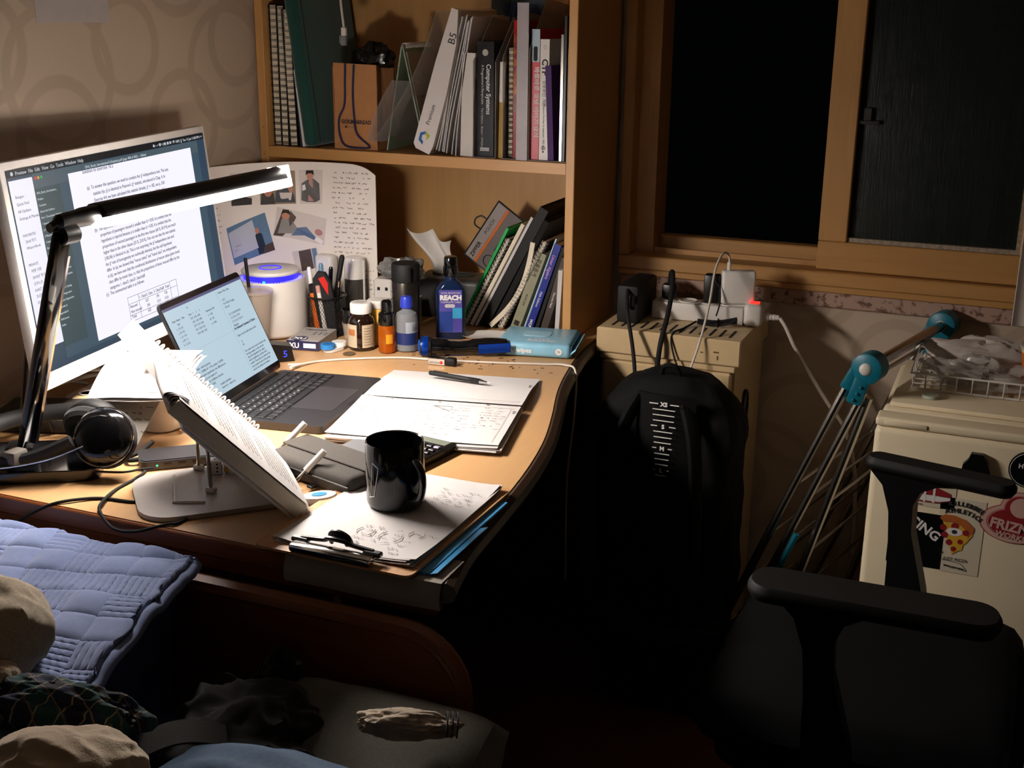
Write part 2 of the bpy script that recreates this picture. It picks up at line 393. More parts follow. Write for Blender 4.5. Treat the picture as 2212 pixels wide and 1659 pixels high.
# curtain end at the right edge of the picture
def cur(u, v): return (-.0 + .30 * u + .012 * sin(4 * v) * (1 - u) - .004 * v, YW - .060 + .010 * sin(u * 26 + v), .055 + v * .6 + .10 * max(0, .25 - v) * (u < .02) - .0)
solo('curtain', M().grid(lambda u, v: (.016 + .32 * u + (.022 * max(0, v - .25)), YW - .062 + .009 * sin(u * 30), .075 + .9 * v), 40, 12, .003), mat('curtain_cloth', 'BFB4AA', .85, var=.05, vs=60, bump=.2), 'white curtain end hanging over the right side of the window', 'curtain')
# ---------------------------------------------------------------- desk
RIGHT = smooth([(-.622, 1.265, 0), (-.633, 1.31, 0), (-.645, 1.378, 0), (-.655, 1.496, 0), (-.666, 1.61, 0), (-.680, 1.715, 0), (-.702, 1.829, 0), (-.735, 1.95, 0), (-.784, 2.113, 0), (-.818, 2.274, 0), (-.840, 2.423, 0), (-.846, 2.60, 0), (-.85, 2.762, 0)], 4)
desk = thing('desk', 'long wooden desk with a wavy dark front edge, covered in study things', 'desk')
top = [(p.x, p.y) for p in RIGHT] + [(-1.685, 2.762), (-1.685, 1.265)]
obj('tabletop', M().prism(top, -.028, 0), 'laminate', desk)
obj('edge_band', M().tube([(p.x + .006, p.y, -.014) for p in RIGHT], .0145, 8), 'edge_wood', desk)
obj('front_apron', M().cbox(-1.68, -.632, 1.2655, 1.290, -.052, -.0285, .003), 'bed_wood', desk)
obj('front_edge', M().cbox(-1.685, -.628, 1.259, 1.2648, -.028, -.001, .002), 'bed_wood', desk)
obj('end_panel', M().box(-1.67, -.80, 1.292, 1.312, -.73, -.0285), 'bed_wood', desk)
obj('end_panel', M().box(-1.67, -.95, 2.735, 2.755, -.73, -.028), 'bed_wood', desk)
obj('back_panel', M().box(-1.67, -1.655, 1.313, 2.734, -.55, -.0285), 'bed_wood', desk)
# ---------------------------------------------------------------- hutch (bookcase on the desk)
hu = thing('desk_hutch', 'open wooden bookcase with one shelf standing on the far end of the desk', 'bookcase', (0, 0, .0005))
obj('side_panel', M().cbox(-1.677, -1.656, 2.456, 2.752, 0, .86, .0015), 'hutch_wood', hu)
obj('side_panel', M().cbox(-.905, -.885, 2.456, 2.752, 0, .86, .0015), 'hutch_wood', hu)
obj('shelf', M().cbox(-1.656, -.905, 2.458, 2.742, .366, .391, .001), 'shelf_wood', hu)
obj('top_board', M().cbox(-1.656, -.905, 2.458, 2.742, .835, .86, .001), 'shelf_wood', hu)
obj('back_panel', M().box(-1.656, -.905, 2.742, 2.752, 0, .86), 'panel_wood_lit', hu)
for z in (.435, .372): obj('screw_cap', M().lathe([(.0017, 0), (.0017, .0006)], 8, x=Matrix.Translation((-1.667, 2.4562, z)) @ Matrix.Rotation(pi / 2, 4, 'X')), 'bed_wood', hu)
# ---------------------------------------------------------------- beige cabinet by the window
cb = thing('cabinet', 'old beige cabinet with a slotted top below the window, black rucksack in front', 'cabinet', (0, 0, 0))
obj('body', M().cbox(-.815, -.512, 2.47, 2.745, -.729, -.014, .003), 'cream_paint', cb)
obj('cap', M().cbox(-.822, -.502, 2.45, 2.745, -.013, .043, .003), 'cream_paint', cb)
obj('door', M().cbox(-.805, -.520, 2.452, 2.4695, -.70, -.030, .004), 'cream_paint', cb)
obj('moulding', M().cbox(-.815, -.512, 2.456, 2.4695, -.029, -.0135, .003), 'cream_paint', cb)
for i in range(13):
    x = -.795 + i * .0218
    obj('vent_slot', M().box(x - .0028, x + .0028, 2.478, 2.540, .0425, .0435), 'black_rubber', cb)
obj('side_handle', M().tube([(-.507, 2.56 + .016 * cos(a), -.14 + .045 * sin(a)) for a in [2 * pi * i / 20 for i in range(20)]], .005, 8, True).lathe([(.001, 0), (.013, 0), (.013, .003), (.001, .003)], 16, x=Matrix.Translation((-.512, 2.56, -.14)) @ Matrix.Diagonal((1, 1, 2.6, 1)) @ Matrix.Rotation(pi / 2, 4, 'Y')), 'black_plastic', cb)
obj('paint_chip', M().box(-.560, -.548, 2.4493, 2.4503, .014, .017).box(-.552, -.549, 2.4493, 2.4503, -.001, .008).box(-.588, -.582, 2.4493, 2.4503, .011, .0135), mat('rust', '6B4A2A', .9, var=.2), cb)
# ---------------------------------------------------------------- small fridge
fr = thing('mini_fridge', 'cream mini fridge covered with stickers beside the folded drying rack', 'fridge')
obj('body', M().cbox(-.192, .30, 2.275, 2.62, -.715, -.006, .012, 3), 'fridge_paint', fr)
obj('door', M().cbox(-.197, .305, 2.22, 2.272, -.70, -.026, .012, 3), 'fridge_paint', fr)
obj('door_cap', M().cbox(-.197, .305, 2.222, 2.274, -.0255, -.008, .006, 3), 'fridge_paint', fr)
obj('top_board', M().cbox(-.180, .295, 2.29, 2.61, -.0055, .004, .003, 2), 'fridge_paint', fr)
obj('grip_slot', M().cbox(-.180, -.105, 2.2195, 2.224, -.0215, -.013, .002, 2), 'fridge_paint', fr)
for x in (-.16, .27):
    for y in (2.30, 2.59): obj('foot', M().lathe([(.015, -.729), (.015, -.715)], 12, (x, y)), 'black_rubber', fr)
YF = 2.2192
st = thing('sticker', 'white sticker of a pizza slice with an eye under black arched lettering', 'sticker', (-.031, YF, -.209), group='stickers on the fridge door')
obj('sticker_backing', M().box(-.0235, .043, 0, .0006, -.082, .066).box(-.036, -.0235, 0, .0006, .030, .066), mat('sticker_white', 'D8CCB4', .5, var=.03), st)
FX = Matrix.Rotation(pi / 2, 4, 'X')
def flat(poly, m=None, d=.0004, y=-.0006): return (m or M()).prism(poly, -y, -y + d, Matrix.Rotation(pi / 2, 4, 'X'))
obj('pizza_cheese', flat([(-.028, .018), (.020, .010), (.026, -.002), (.020, -.012), (.016, -.02), (.012, -.022), (.010, -.035), (.005, -.036), (-.006, -.045)]), mat('cheese', 'D8A830', .6, var=.06), st)
obj('pizza_crust', flat([(-.034, .024), (-.026, .032), (-.008, .032), (.012, .026), (.027, .013), (.027, .005), (.018, -.010), (.016, .004), (.005, .013), (-.012, .018), (-.028, .018)], None, .0005), mat('crust', 'B4622C', .6, var=.1), st)
for (x, z, r) in ((-.026, .006, .006), (-.022, -.008, .006), (-.013, -.022, .006), (.014, .001, .006), (.006, -.018, .005), (-.004, -.034, .005), (-.006, .011, .007)):
    obj('pepperoni', flat([(x + r * cos(a), z + r * sin(a)) for a in [2 * pi * i / 12 for i in range(12)]], None, .0006), 'red_ink', st)
obj('eye_white', flat([(-.006 + .014 * cos(a), .0 + .008 * sin(a)) for a in [2 * pi * i / 16 for i in range(16)]], None, .0008), 'white_ink', st)
obj('eye_pupil', flat([(-.006 + .005 * cos(a), .0 + .004 * sin(a)) for a in [2 * pi * i / 12 for i in range(12)]], None, .0010), 'ink', st)
for s_, rr, x0, z0 in (('KILLERBEE', .075, -.002, -.0225), ('ATHLETICS', .063, -.003, -.0245)):
    n = len(s_)
    for i, ch in enumerate(s_):
        a = (i - (n - 1) / 2) * (.092 if rr > .07 else .115) + .16
        txt(ch, .0115, 'ink', st, (x0 + rr * sin(a), -.0009, z0 + rr * cos(a)), Euler((pi / 2, -a * .9, 0)).to_matrix().to_4x4() if False else (Matrix.Rotation(a, 3, 'Y') @ Matrix.Rotation(pi / 2, 3, 'X')).to_4x4(), 'CENTER', bold=.0006)
txt('JUST PIZZA', .0085, 'ink', st, (-.020, -.0009, -.0575), FRONT, 'LEFT')
obj('flourish', M().tube([(-.030, -.0007, -.040), (-.022, -.0007, -.043), (-.028, -.0007, -.052), (-.018, -.0007, -.058), (.004, -.0007, -.060), (.014, -.0007, -.064), (.022, -.0007, -.074), (.012, -.0007, -.073)], .0004, 5, sub=5), 'ink', st)
txt('SEOUL, JUST PIZZA', .0042, 'ink', st, (-.018, -.0009, -.070), (pi / 2, .1, 0), 'LEFT', bold=.0003)
s2 = thing('sticker', 'maroon and pink oval logo sticker at the right edge of the fridge', 'sticker', (.064, YF, -.166), group='stickers on the fridge door')
def ell(a, b, cx=0, cz=0, n=32): return [(cx + a * cos(2 * pi * i / n), cz + b * sin(2 * pi * i / n)) for i in range(n)]
for nm, k, m_, d in (('outer_rim', 1., 'red_ink', .0004), ('pink_band', .965, 'pinkish', .0006), ('inner_rim', .80, 'red_ink', .0008), ('pink_line', .775, 'pinkish', .0010), ('maroon_field', .755, 'red_ink', .0012)):
    mat('pinkish', 'CFA99C', .5, var=.03)
    c_ = .003 if k < .9 else 0
    obj(nm, flat(ell(.062 * k, .038 * k, 0, -.010), None, d, -.0001).prism(ell(.034 * k, .034 * k, .004, .018), .0001, .0001 + d * .98, FX), m_, s2)
obj('badge_ring', flat(ell(.019, .019, .006, .022), None, .0014, -.0001), 'pinkish', s2)
txt('FRIZM', .026, 'pinkish', s2, (-.044, -.0017, -.020), (pi / 2, .12, 0), 'LEFT', sx=.95, bold=.001)
txt('WORKS', .0145, 'pinkish', s2, (-.032, -.0017, -.036), (pi / 2, .12, 0), 'LEFT', bold=.0006)
s3 = thing('sticker', 'black sticker with cropped white capital letters behind the armrest', 'sticker', (-.103, YF, -.235), group='stickers on the fridge door')
obj('sticker_backing', M().box(-.049, .049, 0, .0006, -.054, .054), 'black_plastic', s3)
txt('RACING', .026, 'white_ink', s3, (.036, -.0004, .000), (pi / 2, .55, 0), 'RIGHT', bold=.0008)
s4 = thing('sticker', 'white sticker with a red laced sneaker, partly behind the armrest', 'sticker', (-.084, YF, -.140), group='stickers on the fridge door')
obj('sticker_backing', M().box(-.05, .042, 0, .0006, -.028, .032), 'sticker_white', s4)
obj('shoe_upper', flat([(-.05, .012), (-.012, .018), (.014, .010), (.033, .003), (.034, -.004), (-.05, -.004)]), 'red_ink', s4)
obj('shoe_sole', flat([(-.05, -.016), (.015, -.015), (.033, -.010), (.033, -.005), (-.05, -.004)], None, .0005), 'white_ink', s4)
obj('sole_stripe', flat([(-.05, -.017), (.012, -.0165), (.030, -.011), (.030, -.0125), (.010, -.0185), (-.05, -.019)], None, .0006), 'red_ink', s4)
obj('shoe_lace', flat([(-.014, .022), (-.010, .022), (-.010, -.018), (-.014, -.018)], None, .0007).prism([(.002, .018), (.006, .018), (.006, -.018), (.002, -.018)], .0006, .0013, FX), 'white_ink', s4)
txt('HIGH TOP SNEAKER', .0035, 'ink', s4, (-.046, -.0009, -.0255), FRONT, 'LEFT')
s5 = thing('magnet', 'round black magnet with a thin white rim at the right edge of the fridge', 'magnet', (.073, YF, -.069))
obj('disc', M().lathe([(.034, 0), (.034, .004), (.001, .0045)], 28, x=FX), 'black_plastic', s5)
obj('rim', M().tube([(.031 * cos(a), -.0045, .031 * sin(a)) for a in [2 * pi * i / 28 for i in range(28)]], .0005, 5, True), 'white_ink', s5)
txt('H', .012, 'white_ink', s5, (-.018, -.0048, .002), FRONT, bold=.0003)
s6 = thing('magnetic_clip', 'black clip on the fridge door just above the far armrest', 'clip', (-.017, YF, -.066))
obj('clip_body', flat([(-.022, -.022), (-.020, -.006), (-.012, .004), (-.008, .016), (.012, .016), (.020, .004), (.030, -.022)], None, .012, 0), 'black_plastic', s6)
obj('clip_spring', M().tube([(.012, -.008, .014), (.022, -.010, -.004), (.030, -.010, -.022)], .002, 6), 'fridge_paint', s6)
# things on the fridge
tr = thing('wire_tray', 'white coated wire tray lying on top of the fridge', 'wire tray', (-.155, 2.385, .0045))
obj('rim_wire', M().tube([(0, 0, .034), (.43, 0, .034), (.43, .21, .034), (0, .21, .034)], .0022, 6, True), 'white_plastic', tr)
obj('base_wire', M().tube([(.004, .004, .003), (.426, .004, .003), (.426, .206, .003), (.004, .206, .003)], .0022, 6, True), 'white_plastic', tr)
for i in range(1, 15):
    x = i * .0285
    obj('cross_wire', M().tube([(x, 0, .034), (x, .002, .004), (x, .207, .004), (x, .21, .034)], .0016, 5), 'white_plastic', tr)
for i in range(1, 6):
    y = i * .034
    obj('side_wire', M().tube([(0, y, .034), (.003, y, .004), (.1, y, .0062)], .0016, 5), 'white_plastic', tr)
def bag(w, d, h, seed, k=7., amp=.35, n=28, th=0.):
    def fn(u, v):
        a = u * 2 * pi; x = v * pi / 2
        r = cos(x) ** .6; z = sin(x)
        q = noise.noise(Vector((cos(a) * k * .3 + seed, sin(a) * k * .3, v * k * .5))); q2 = abs(noise.noise(Vector((cos(a) * k + seed, sin(a) * k, v * k))))
        s_ = 1 + amp * q - amp * .6 * q2
        return (w * r * cos(a) * s_, d * r * sin(a) * s_, max(.0005, h * z * s_))
    return M().grid(fn, n * 2, n, th)
mat('bag_film', 'B7AFA8', .22, alpha=.62, var=.1, vs=30, bump=.4, bs=60)
solo('plastic_bag', bag(.12, .07, .042, 3), 'bag_film', 'crumpled clear plastic bag lying in the wire tray', 'plastic bag', (-.015, 2.47, .012))
mat('bag_white', 'B3A8A0', .5, var=.06, vs=30, bump=.3, bs=60)
solo('plastic_bag', bag(.13, .035, .062, 9, 5, .25), 'bag_white', 'puffed white plastic bag at the back of the fridge top', 'plastic bag', (-.03, 2.57, .012))
cu = thing('paper_cup', 'white paper cup with an orange band on the fridge at the right edge', 'cup', (.088, 2.47, .010))
obj('cup_wall', M().lathe([(.038, 0), (.052, .085), (.054, .088), (.051, .088), (.036, .003)], 32), mat('cup_paper', 'D8C9A0', .5, var=.03), cu)
obj('orange_band', M().lathe([(.0388, .004), (.0505, .074), (.0506, .074), (.0389, .004)], 32), 'orange_tone', cu)
obj('lid', M().lathe([(.001, .090), (.050, .090), (.055, .087), (.055, .083)], 32), 'bag_film', cu)
solo('bottle_cap', M().lathe([(.016, 0), (.017, .002), (.015, .006), (.001, .007)], 20), mat('pale_green', 'B9C2B0', .5, var=.03), 'pale green round lid lying on the fridge in front of the tray', 'lid', (-.112, 2.345, .0045))
# ---------------------------------------------------------------- folded drying rack
dr = thing('drying_rack', 'folded metal clothes drying rack with teal joints leaning beside the fridge', 'drying rack')
J1, J2 = Vector((-.225, 2.30, .062)), Vector((-.121, 2.715, .062))
D = (J2 - J1).normalized(); SX = Vector((1, 0, 0))
obj('top_bar', M().rod(J1, J2, .011, 10), 'steel', dr)
obj('second_bar', M().rod(J1 + Vector((-.012, 0, -.035)), J2 + Vector((-.012, 0, -.035)), .005, 8), 'steel', dr)
for J in (J1, J2):
    jm = Matrix.Translation(J) @ D.to_track_quat('Z', 'Y').to_matrix().to_4x4()
    j = obj('joint', M().lathe([(.027, -.018), (.030, -.016), (.030, .022), (.027, .024)], 28, x=jm).cbox(-.046, -.022, -.012, .012, -.058, -.012, .004, 2, x=Matrix.Translation(J) @ Matrix.Rotation(.42, 4, 'Y') @ Matrix.Translation((.016, 0, 0))).cbox(-.018, .012, -.018, .012, -.075, -.02, .005, 2, x=Matrix.Translation(J) @ Matrix.Rotation(.26, 4, 'Y')), 'teal_plastic', dr)
    obj('button', M().ball((0, 0, 0), .0125, 16, 8, x=Matrix.Translation(J - D * .018), sc=(1, .5, 1)), 'white_plastic', j)
    for k in range(3):
        p = J + Vector((-.010 - .006 * k, -.0195 if J is J1 else -.0195, -.036 - .013 * k))
        obj('rivet', M().ball(p, .0032, 8, 6), 'teal_plastic', j)
FEET = [(-.030, -.02, 0, .47), (-.006, -.05, 0, .44), (.004, -.06, .003, .30)]
LEGS = []
for J in (J1, J2):
    for (dx, dz, dy, sl) in FEET:
        a = J + Vector((dx, dy, dz)); b = Vector((a.x - sl * .62, a.y + dy * 3, -.722))
        LEGS.append((a, b)); obj('leg', M().rod(a, b, .0085, 10), 'steel', dr)
        obj('foot', M().rod(b + Vector((.004, 0, .03)), b, .011, 10), 'teal_plastic', dr)
for li in range(3):
    a, b = LEGS[li]; c, d = LEGS[li + 3]
    for k in range(1, 6):
        t = .16 + .155 * k
        obj('rung', M().rod(a.lerp(b, t), c.lerp(d, t), .0032, 6), 'steel', dr)
for t in (.42, .50): obj('clip', M().rod(LEGS[1][0].lerp(LEGS[1][1], t) + Vector((.014, -.012, 0)), LEGS[1][0].lerp(LEGS[1][1], t + .12) + Vector((.014, -.012, 0)), .006, 8), 'teal_plastic', dr)
# ---------------------------------------------------------------- bed
bed = thing('bed', 'dark wooden bed with a rounded headboard at the end of the desk', 'bed')
hb = [(-1.66, -.72), (-.575, -.72), (-.575, -.138)] + [(-.575 - .085 * (1 - cos(a)), -.138 + .083 * sin(a)) for a in [pi / 2 * i / 8 for i in range(1, 9)]] + [(-1.66, -.055)]
obj('headboard', M().prism(hb, 0, .028, Matrix.Translation((0, 1.248, 0)) @ Matrix.Rotation(pi / 2, 4, 'X')), 'bed_wood', bed)
obj('headboard_edge', M().tube([(-1.66, 1.234, -.059), (-.665, 1.234, -.059)] + [(-.579 - .085 * (1 - sin(a)), 1.234, -.142 + .083 * cos(a)) for a in [pi / 2 * i / 8 for i in range(9)]] + [(-.579, 1.234, -.5)], .0155, 8), 'bed_wood', bed)
obj('side_rail', M().cbox(-.55, -.525, -.85, 1.215, -.55, -.36, .004), 'bed_wood', bed)
obj('mattress', M().cbox(-1.655, -.552, -.85, 1.214, -.56, -.32, .03, 3), 'denim_dark', bed)
for x in (-1.60, -.58):
    for y in (-.8, 1.17): obj('leg', M().box(x - .03, x + .03, y - .03, y + .03, -.729, -.5605), 'bed_wood', bed)
# grey cushion against the headboard
def pillow(w, d, h, n=26, pw=3.2):
    def f(sgn):
        def fn(u, v):
            a, b = 2 * u - 1, 2 * v - 1
            e = max(0, (1 - abs(a) ** pw)) ** .5 * max(0, (1 - abs(b) ** pw)) ** .5
            sh = 1 - .05 * (abs(a) * abs(b)) ** 2
            return (a * w / 2 * sh, sgn * b * d / 2 * sh, sgn * h / 2 * e ** .7 + .004 * noise.noise(Vector((a * 3, b * 3, sgn))))
        return fn
    return M().grid(f(1), n, n).grid(f(-1), n, n)
pc = thing('cushion', 'flat grey fabric cushion leaning on the headboard under the laundry', 'cushion', (-.672, 1.060, -.222), (radians(22), radians(-4), -.04))
obj('cover', pillow(.36, .34, .11, 30, 6), 'grey_fabric', pc)
obj('seam', M().tube([(-.17 + .34 * t, .055 + .03 * sin(3 * t), .0515 - .006 * (2 * t - 1) ** 4) for t in [i / 20 for i in range(21)]], .0009, 5), 'black_cloth', pc)
obj('care_tag', M().box(.085, .125, -.135, -.10, .052, .0535), mat('tag_brown', '3A2620', .9, var=.1), pc)
# quilt
def stitch(s, t):
    """grooves of the quilting: a patchwork of blocks, each with parallel rows of stitches"""
    bs = .052; i, j = math.floor(s / bs), math.floor(t / bs); a, b = s / bs - i, t / bs - j
    g = min(a, 1 - a, b, 1 - b); h = -.0030 * math.exp(-(g / .085) ** 2)
    k = (i * 7 + j * 3 + (i * j) % 5) % 4
    if k in (0, 2):
        q = (a if k == 0 else b) * 5; q = abs(q - round(q)); h += -.0018 * math.exp(-(q / .22) ** 2)
    else: h += .0030 * (4 * a * (1 - a)) * (4 * b * (1 - b))
    return h
qs = smooth([Vector((-.972, 1.218, -.010)), Vector((-.948, 1.085, -.026)), Vector((-.908, .905, -.048)), Vector((-.89, .70, -.08))], 60)
def quilt(u, v):
    tq = v * (len(qs) - 1); iq = min(len(qs) - 2, int(tq)); e = qs[iq].lerp(qs[iq + 1], tq - iq); x = -1.66 + (e.x + 1.66) * u
    w_ = (1 - u) * (e.x + 1.66); fall = v
    base = e.z - .020 * (1 - math.exp(-w_ / .1)) * (1 - v) + .012 * sin(min(1, w_ / .35) * pi) * fall
    wr = .010 * noise.noise(Vector((x * 5, v * 4, 1.3))) + .006 * noise.noise(Vector((x * 12, v * 9, 4.)))
    y = e.y + .012 * noise.noise(Vector((x * 6, v * 3, 8.))) * (1 - v * .3)
    edge = .006 * math.exp(-((1 - u) * .9 / .012) ** 2) if u > .95 else 0
    y = e.y + (y - e.y)
    return (x, y, base + wr + stitch(x + y * .35, y * 1.25 - x * .2 + v * .12) + .002)
qt = thing('quilt', 'light blue stitched quilt thrown over the corner of the headboard', 'quilt')
obj('quilt_top', M().grid(quilt, 330, 230, .010), 'quilt_blue', qt, sm=180)
obj('quilt_fold', M().grid(lambda u, v: (lambda q: (q.x - .016 - .030 * v + .012 * noise.noise(Vector((u * 7, v * 3, 5.))) - .02 * sin(v * 3) , q.y, q.z - .008 - .26 * v))(Vector(quilt(1., u))), 60, 14, .01), 'quilt_back', qt, sm=60)
hp = [Vector(quilt(1., i / 60)) for i in range(61)]
obj('bound_hem', M().tube([p + Vector((.003, 0, -.006)) for p in hp], .0085, 8), 'quilt_blue', qt, sm=60)
fp = [Vector(quilt(i / 80, 0.)) for i in range(81)]
obj('bound_hem', M().tube([p + Vector((0, .003, -.006)) for p in fp], .0075, 8), 'quilt_blue', qt, sm=60)
for i, off in enumerate((.965,)):
    obj('stitch_line', M().tube([Vector(quilt(off, k / 60)) + Vector((0, 0, .0010)) for k in range(61)], .0007, 4), 'thread', qt)
def crumple(rx, ry, rz, seed, amp=.3, k=2.4, n=40, fold=.25, flat_=.35):
    def fn(u, v):
        a = 2 * pi * u; b = pi * (v - .5); d = Vector((cos(a) * cos(b), sin(a) * cos(b), sin(b)))
        q = noise.noise(d * k + Vector((seed, 0, 0))) * amp - fold * abs(noise.noise(d * k * 1.7 + Vector((0, seed, 0)))) - fold * .28 * abs(noise.noise(d * k * 3.4 + Vector((0, 0, seed))))
        s_ = 1 + q; z = d.z * rz * s_
        return (d.x * rx * s_, d.y * ry * s_, z if z > -flat_ * rz else -flat_ * rz + (z + flat_ * rz) * .05)
    return M().grid(fn, n * 2, n)
solo('bed_sheet', M().grid(lambda u, v: (-1.1 + .42 * u, .72 + .46 * v, -.24 + .012 * noise.noise(Vector((u * 5, v * 5, 2))) - .06 * max(0, u - .55) - .02 * (1 - v)), 40, 30, .012), 'quilt_back', 'blue sheet lying under the clothes beside the quilt', 'bed sheet', (0, 0, 0), sm=60)
solo('sweater', crumple(.075, .075, .062, 4.2, .12, 1.6, 44, .10, .9), 'beige_knit', 'beige knitted sweater bundled on the quilt at the left edge', 'sweater', (-1.040, .925, .006), sm=60)
solo('cotton_shirt', crumple(.085, .060, .040, 11.7, .16, 1.4, 50, .16, .9), 'beige_cloth', 'crumpled beige cotton shirt at the bottom left corner', 'shirt', (-.818, .800, -.035), (0, .1, .4), sm=60)
solo('cotton_shirt', crumple(.04, .04, .04, 2.7, .18, 1.8, 30, .18, .9), 'beige_cloth', 'small roll of beige cloth between sweater and plaid shirt', 'shirt', (-.975, .860, -.025), sm=60)
solo('plaid_shirt', crumple(.105, .036, .034, 5.1, .2, 1.8, 50, .2, .9), 'plaid', 'dark green and navy plaid shirt beside the quilt hem', 'shirt', (-.893, .872, -.028), (0, .05, .25), sm=60)
jk = thing('jacket', 'black jacket heaped on the bed between quilt and grey cushion', 'jacket', (-.800, 1.085, -.205), (0, 0, -.15))
obj('jacket_body', crumple(.135, .12, .10, 8.3, .22, 1.5, 60, .28, .9), 'black_cloth', jk, sm=60)
obj('collar', crumple(.035, .028, .055, 6.1, .2, 2.0, 30, .25, .9), 'black_cloth', jk, sm=60, loc=(-.03, .095, .055))
obj('strap', M().grid(lambda u, v: (-.09 + .10 * u + .026 * v, -.15 + .10 * u - .022 * v, .055 + .045 * sin(u * 2.4) - .01 * v), 24, 4, .003), stripes('webbing', '14110F', '2E2A27', 90, (0, 0, .8)), jk, sm=60)
hm = stripes('herringbone', '0C0A0A', '6B6258', 110, (0, 0, .7), .6, .7)
for i, (x, y, z, r) in enumerate(((-.105, .052, .068, .3), (-.060, .075, .082, .6), (-.020, .090, .092, .9))):
    obj('piping', M().grid(lambda u, v, x=x, y=y, z=z, r=r: (x + (.040 - .006 * i) * u * cos(r), y + .035 * u * sin(r) * .5 - .004 * v, z + .008 * sin(u * 3) - .014 * v), 10, 3, .002), hm, jk, sm=60)
solo('jeans', M().grid(lambda u, v: (-.785 + .39 * u, .71 + .27 * v - .10 * (u - .35) ** 2 - .02 * u, -.040 - .05 * (1 - v) - .16 * (u - .42) ** 2 - .035 * v ** 6 + .008 * noise.noise(Vector((u * 6, v * 5, .4))) + .010 * noise.noise(Vector((u * 2.5, v * 9, 3.)))), 70, 46, .02), 'denim_blue', 'faded blue jeans spread across the front of the bed', 'jeans', sm=60)
cl = thing('towel', 'white cloth with dark stripes tucked beside the jeans on the cushion', 'towel', (-.588, 1.098, -.100), (.1, .1, .45))
obj('cloth', crumple(.065, .020, .018, 3.3, .2, 2., 40, .25, .9), mat('white_cloth', 'A89A88', .95, var=.08, vs=80, bump=.3), cl, sm=60)
for x in (.048, .054, .060): obj('stripe', M().tube([(x, .019 * cos(a), .016 * sin(a) + .001) for a in [pi * i / 10 for i in range(11)]], .0013, 5), 'black_cloth', cl)
# ---------------------------------------------------------------- office chair
ch = thing('office_chair', 'black office chair with T-shaped armrests turned towards the desk', 'chair', (0, 0, 0))
YC = 1.765
obj('seat', M().add(*[(lambda o: (o.v, o.f))(pillow(.47, .48, .10, 24, 6))][0], Matrix.Translation((-.13, YC, -.29))), 'chair_fabric', ch, sm=60)
obj('seat_pan', M().rrect(.42, .42, -.365, -.338, .06, x=Matrix.Translation((-.12, YC, 0))), 'black_plastic', ch)
obj('backrest', M().add(*[(lambda o: (o.v, o.f))(pillow(.44, .46, .06, 24, 4))][0], Matrix.Translation((.108, YC + .01, -.07)) @ Matrix.Rotation(radians(83), 4, 'Y')), 'chair_fabric', ch, sm=60)
obj('back_bar', M().tube([(.02, YC, -.36), (.135, YC, -.33), (.165, YC, -.2), (.150, YC, -.05)], .018, 10, sub=5), 'black_plastic', ch)
def armrest(tip, end, w, base, prof):
    tip, end, base = Vector(tip), Vector(end), Vector(base); d = (end - tip); L_ = d.length; d.normalize(); a = math.atan2(d.y, d.x)
    x = Matrix.Translation(tip) @ Matrix.Rotation(a, 4, 'Z')
    pp = rpoly(L_, w, w * .45, 6, (L_ / 2, 0)); p2 = rpoly(L_ - .010, w - .012, w * .36, 6, (L_ / 2, 0)); p0 = rpoly(L_ - .012, w - .018, w * .32, 6, (L_ / 2, 0)); n = len(pp)
    m = M(); m.add([(q[0], q[1], -.022) for q in p0] + [(q[0], q[1], -.013) for q in pp] + [(q[0], q[1], -.006) for q in pp] + [(q[0], q[1], .002) for q in p2], [tuple(reversed(range(n))), tuple(range(3 * n, 4 * n))] + [(k * n + i, k * n + (i + 1) % n, (k + 1) * n + (i + 1) % n, (k + 1) * n + i) for k in range(3) for i in range(n)], x)
    obj('arm_pad', m, 'black_matte', ch, sm=50)
    obj('arm_post', M().prism(prof, -.014, .014, x @ Matrix.Rotation(pi / 2, 4, 'X')), 'black_plastic', ch)
    q = x @ Vector((prof[-1][0] + .03, 0, -.355)); obj('arm_bracket', M().tube([q, (q.x, (q.y + YC) / 2, -.362), (base.x, base.y, -.352)], .016, 8), 'black_plastic', ch)
PF = [(.160, -.0222), (.125, -.029), (.100, -.044), (.090, -.07), (.092, -.12), (.120, -.22), (.150, -.37), (.060, -.37), (.056, -.16), (.050, -.09), (.035, -.045), (.012, -.0222)]
armrest((-.188, 2.040, -.018), (.052, 1.985, -.018), .050, (-.12, YC + .1, 0), list(reversed(PF)))
armrest((-.274, 1.492, -.02), (.045, 1.498, -.02), .080, (-.12, YC - .1, 0), [(a + .03, b) for a, b in reversed(PF)])
obj('gas_column', M().rod((-.12, YC, -.36), (-.12, YC, -.66), .025, 14), 'black_plastic', ch)
for k in range(5):
    a = 2 * pi * k / 5 + .4; e = Vector((-.12 + .27 * cos(a), YC + .27 * sin(a), -.665))
    lg = obj('base_leg', M().tube([(-.12, YC, -.64), e], [.026, .016], 8), 'black_plastic', ch)
    obj('caster', M().lathe([(.001, -.02), (.026, -.018), (.027, .018), (.001, .02)], 16, x=Matrix.Translation((e.x, e.y, -.702)) @ Matrix.Rotation(a, 4, 'Z') @ Matrix.Rotation(pi / 2, 4, 'X')), 'black_rubber', lg)
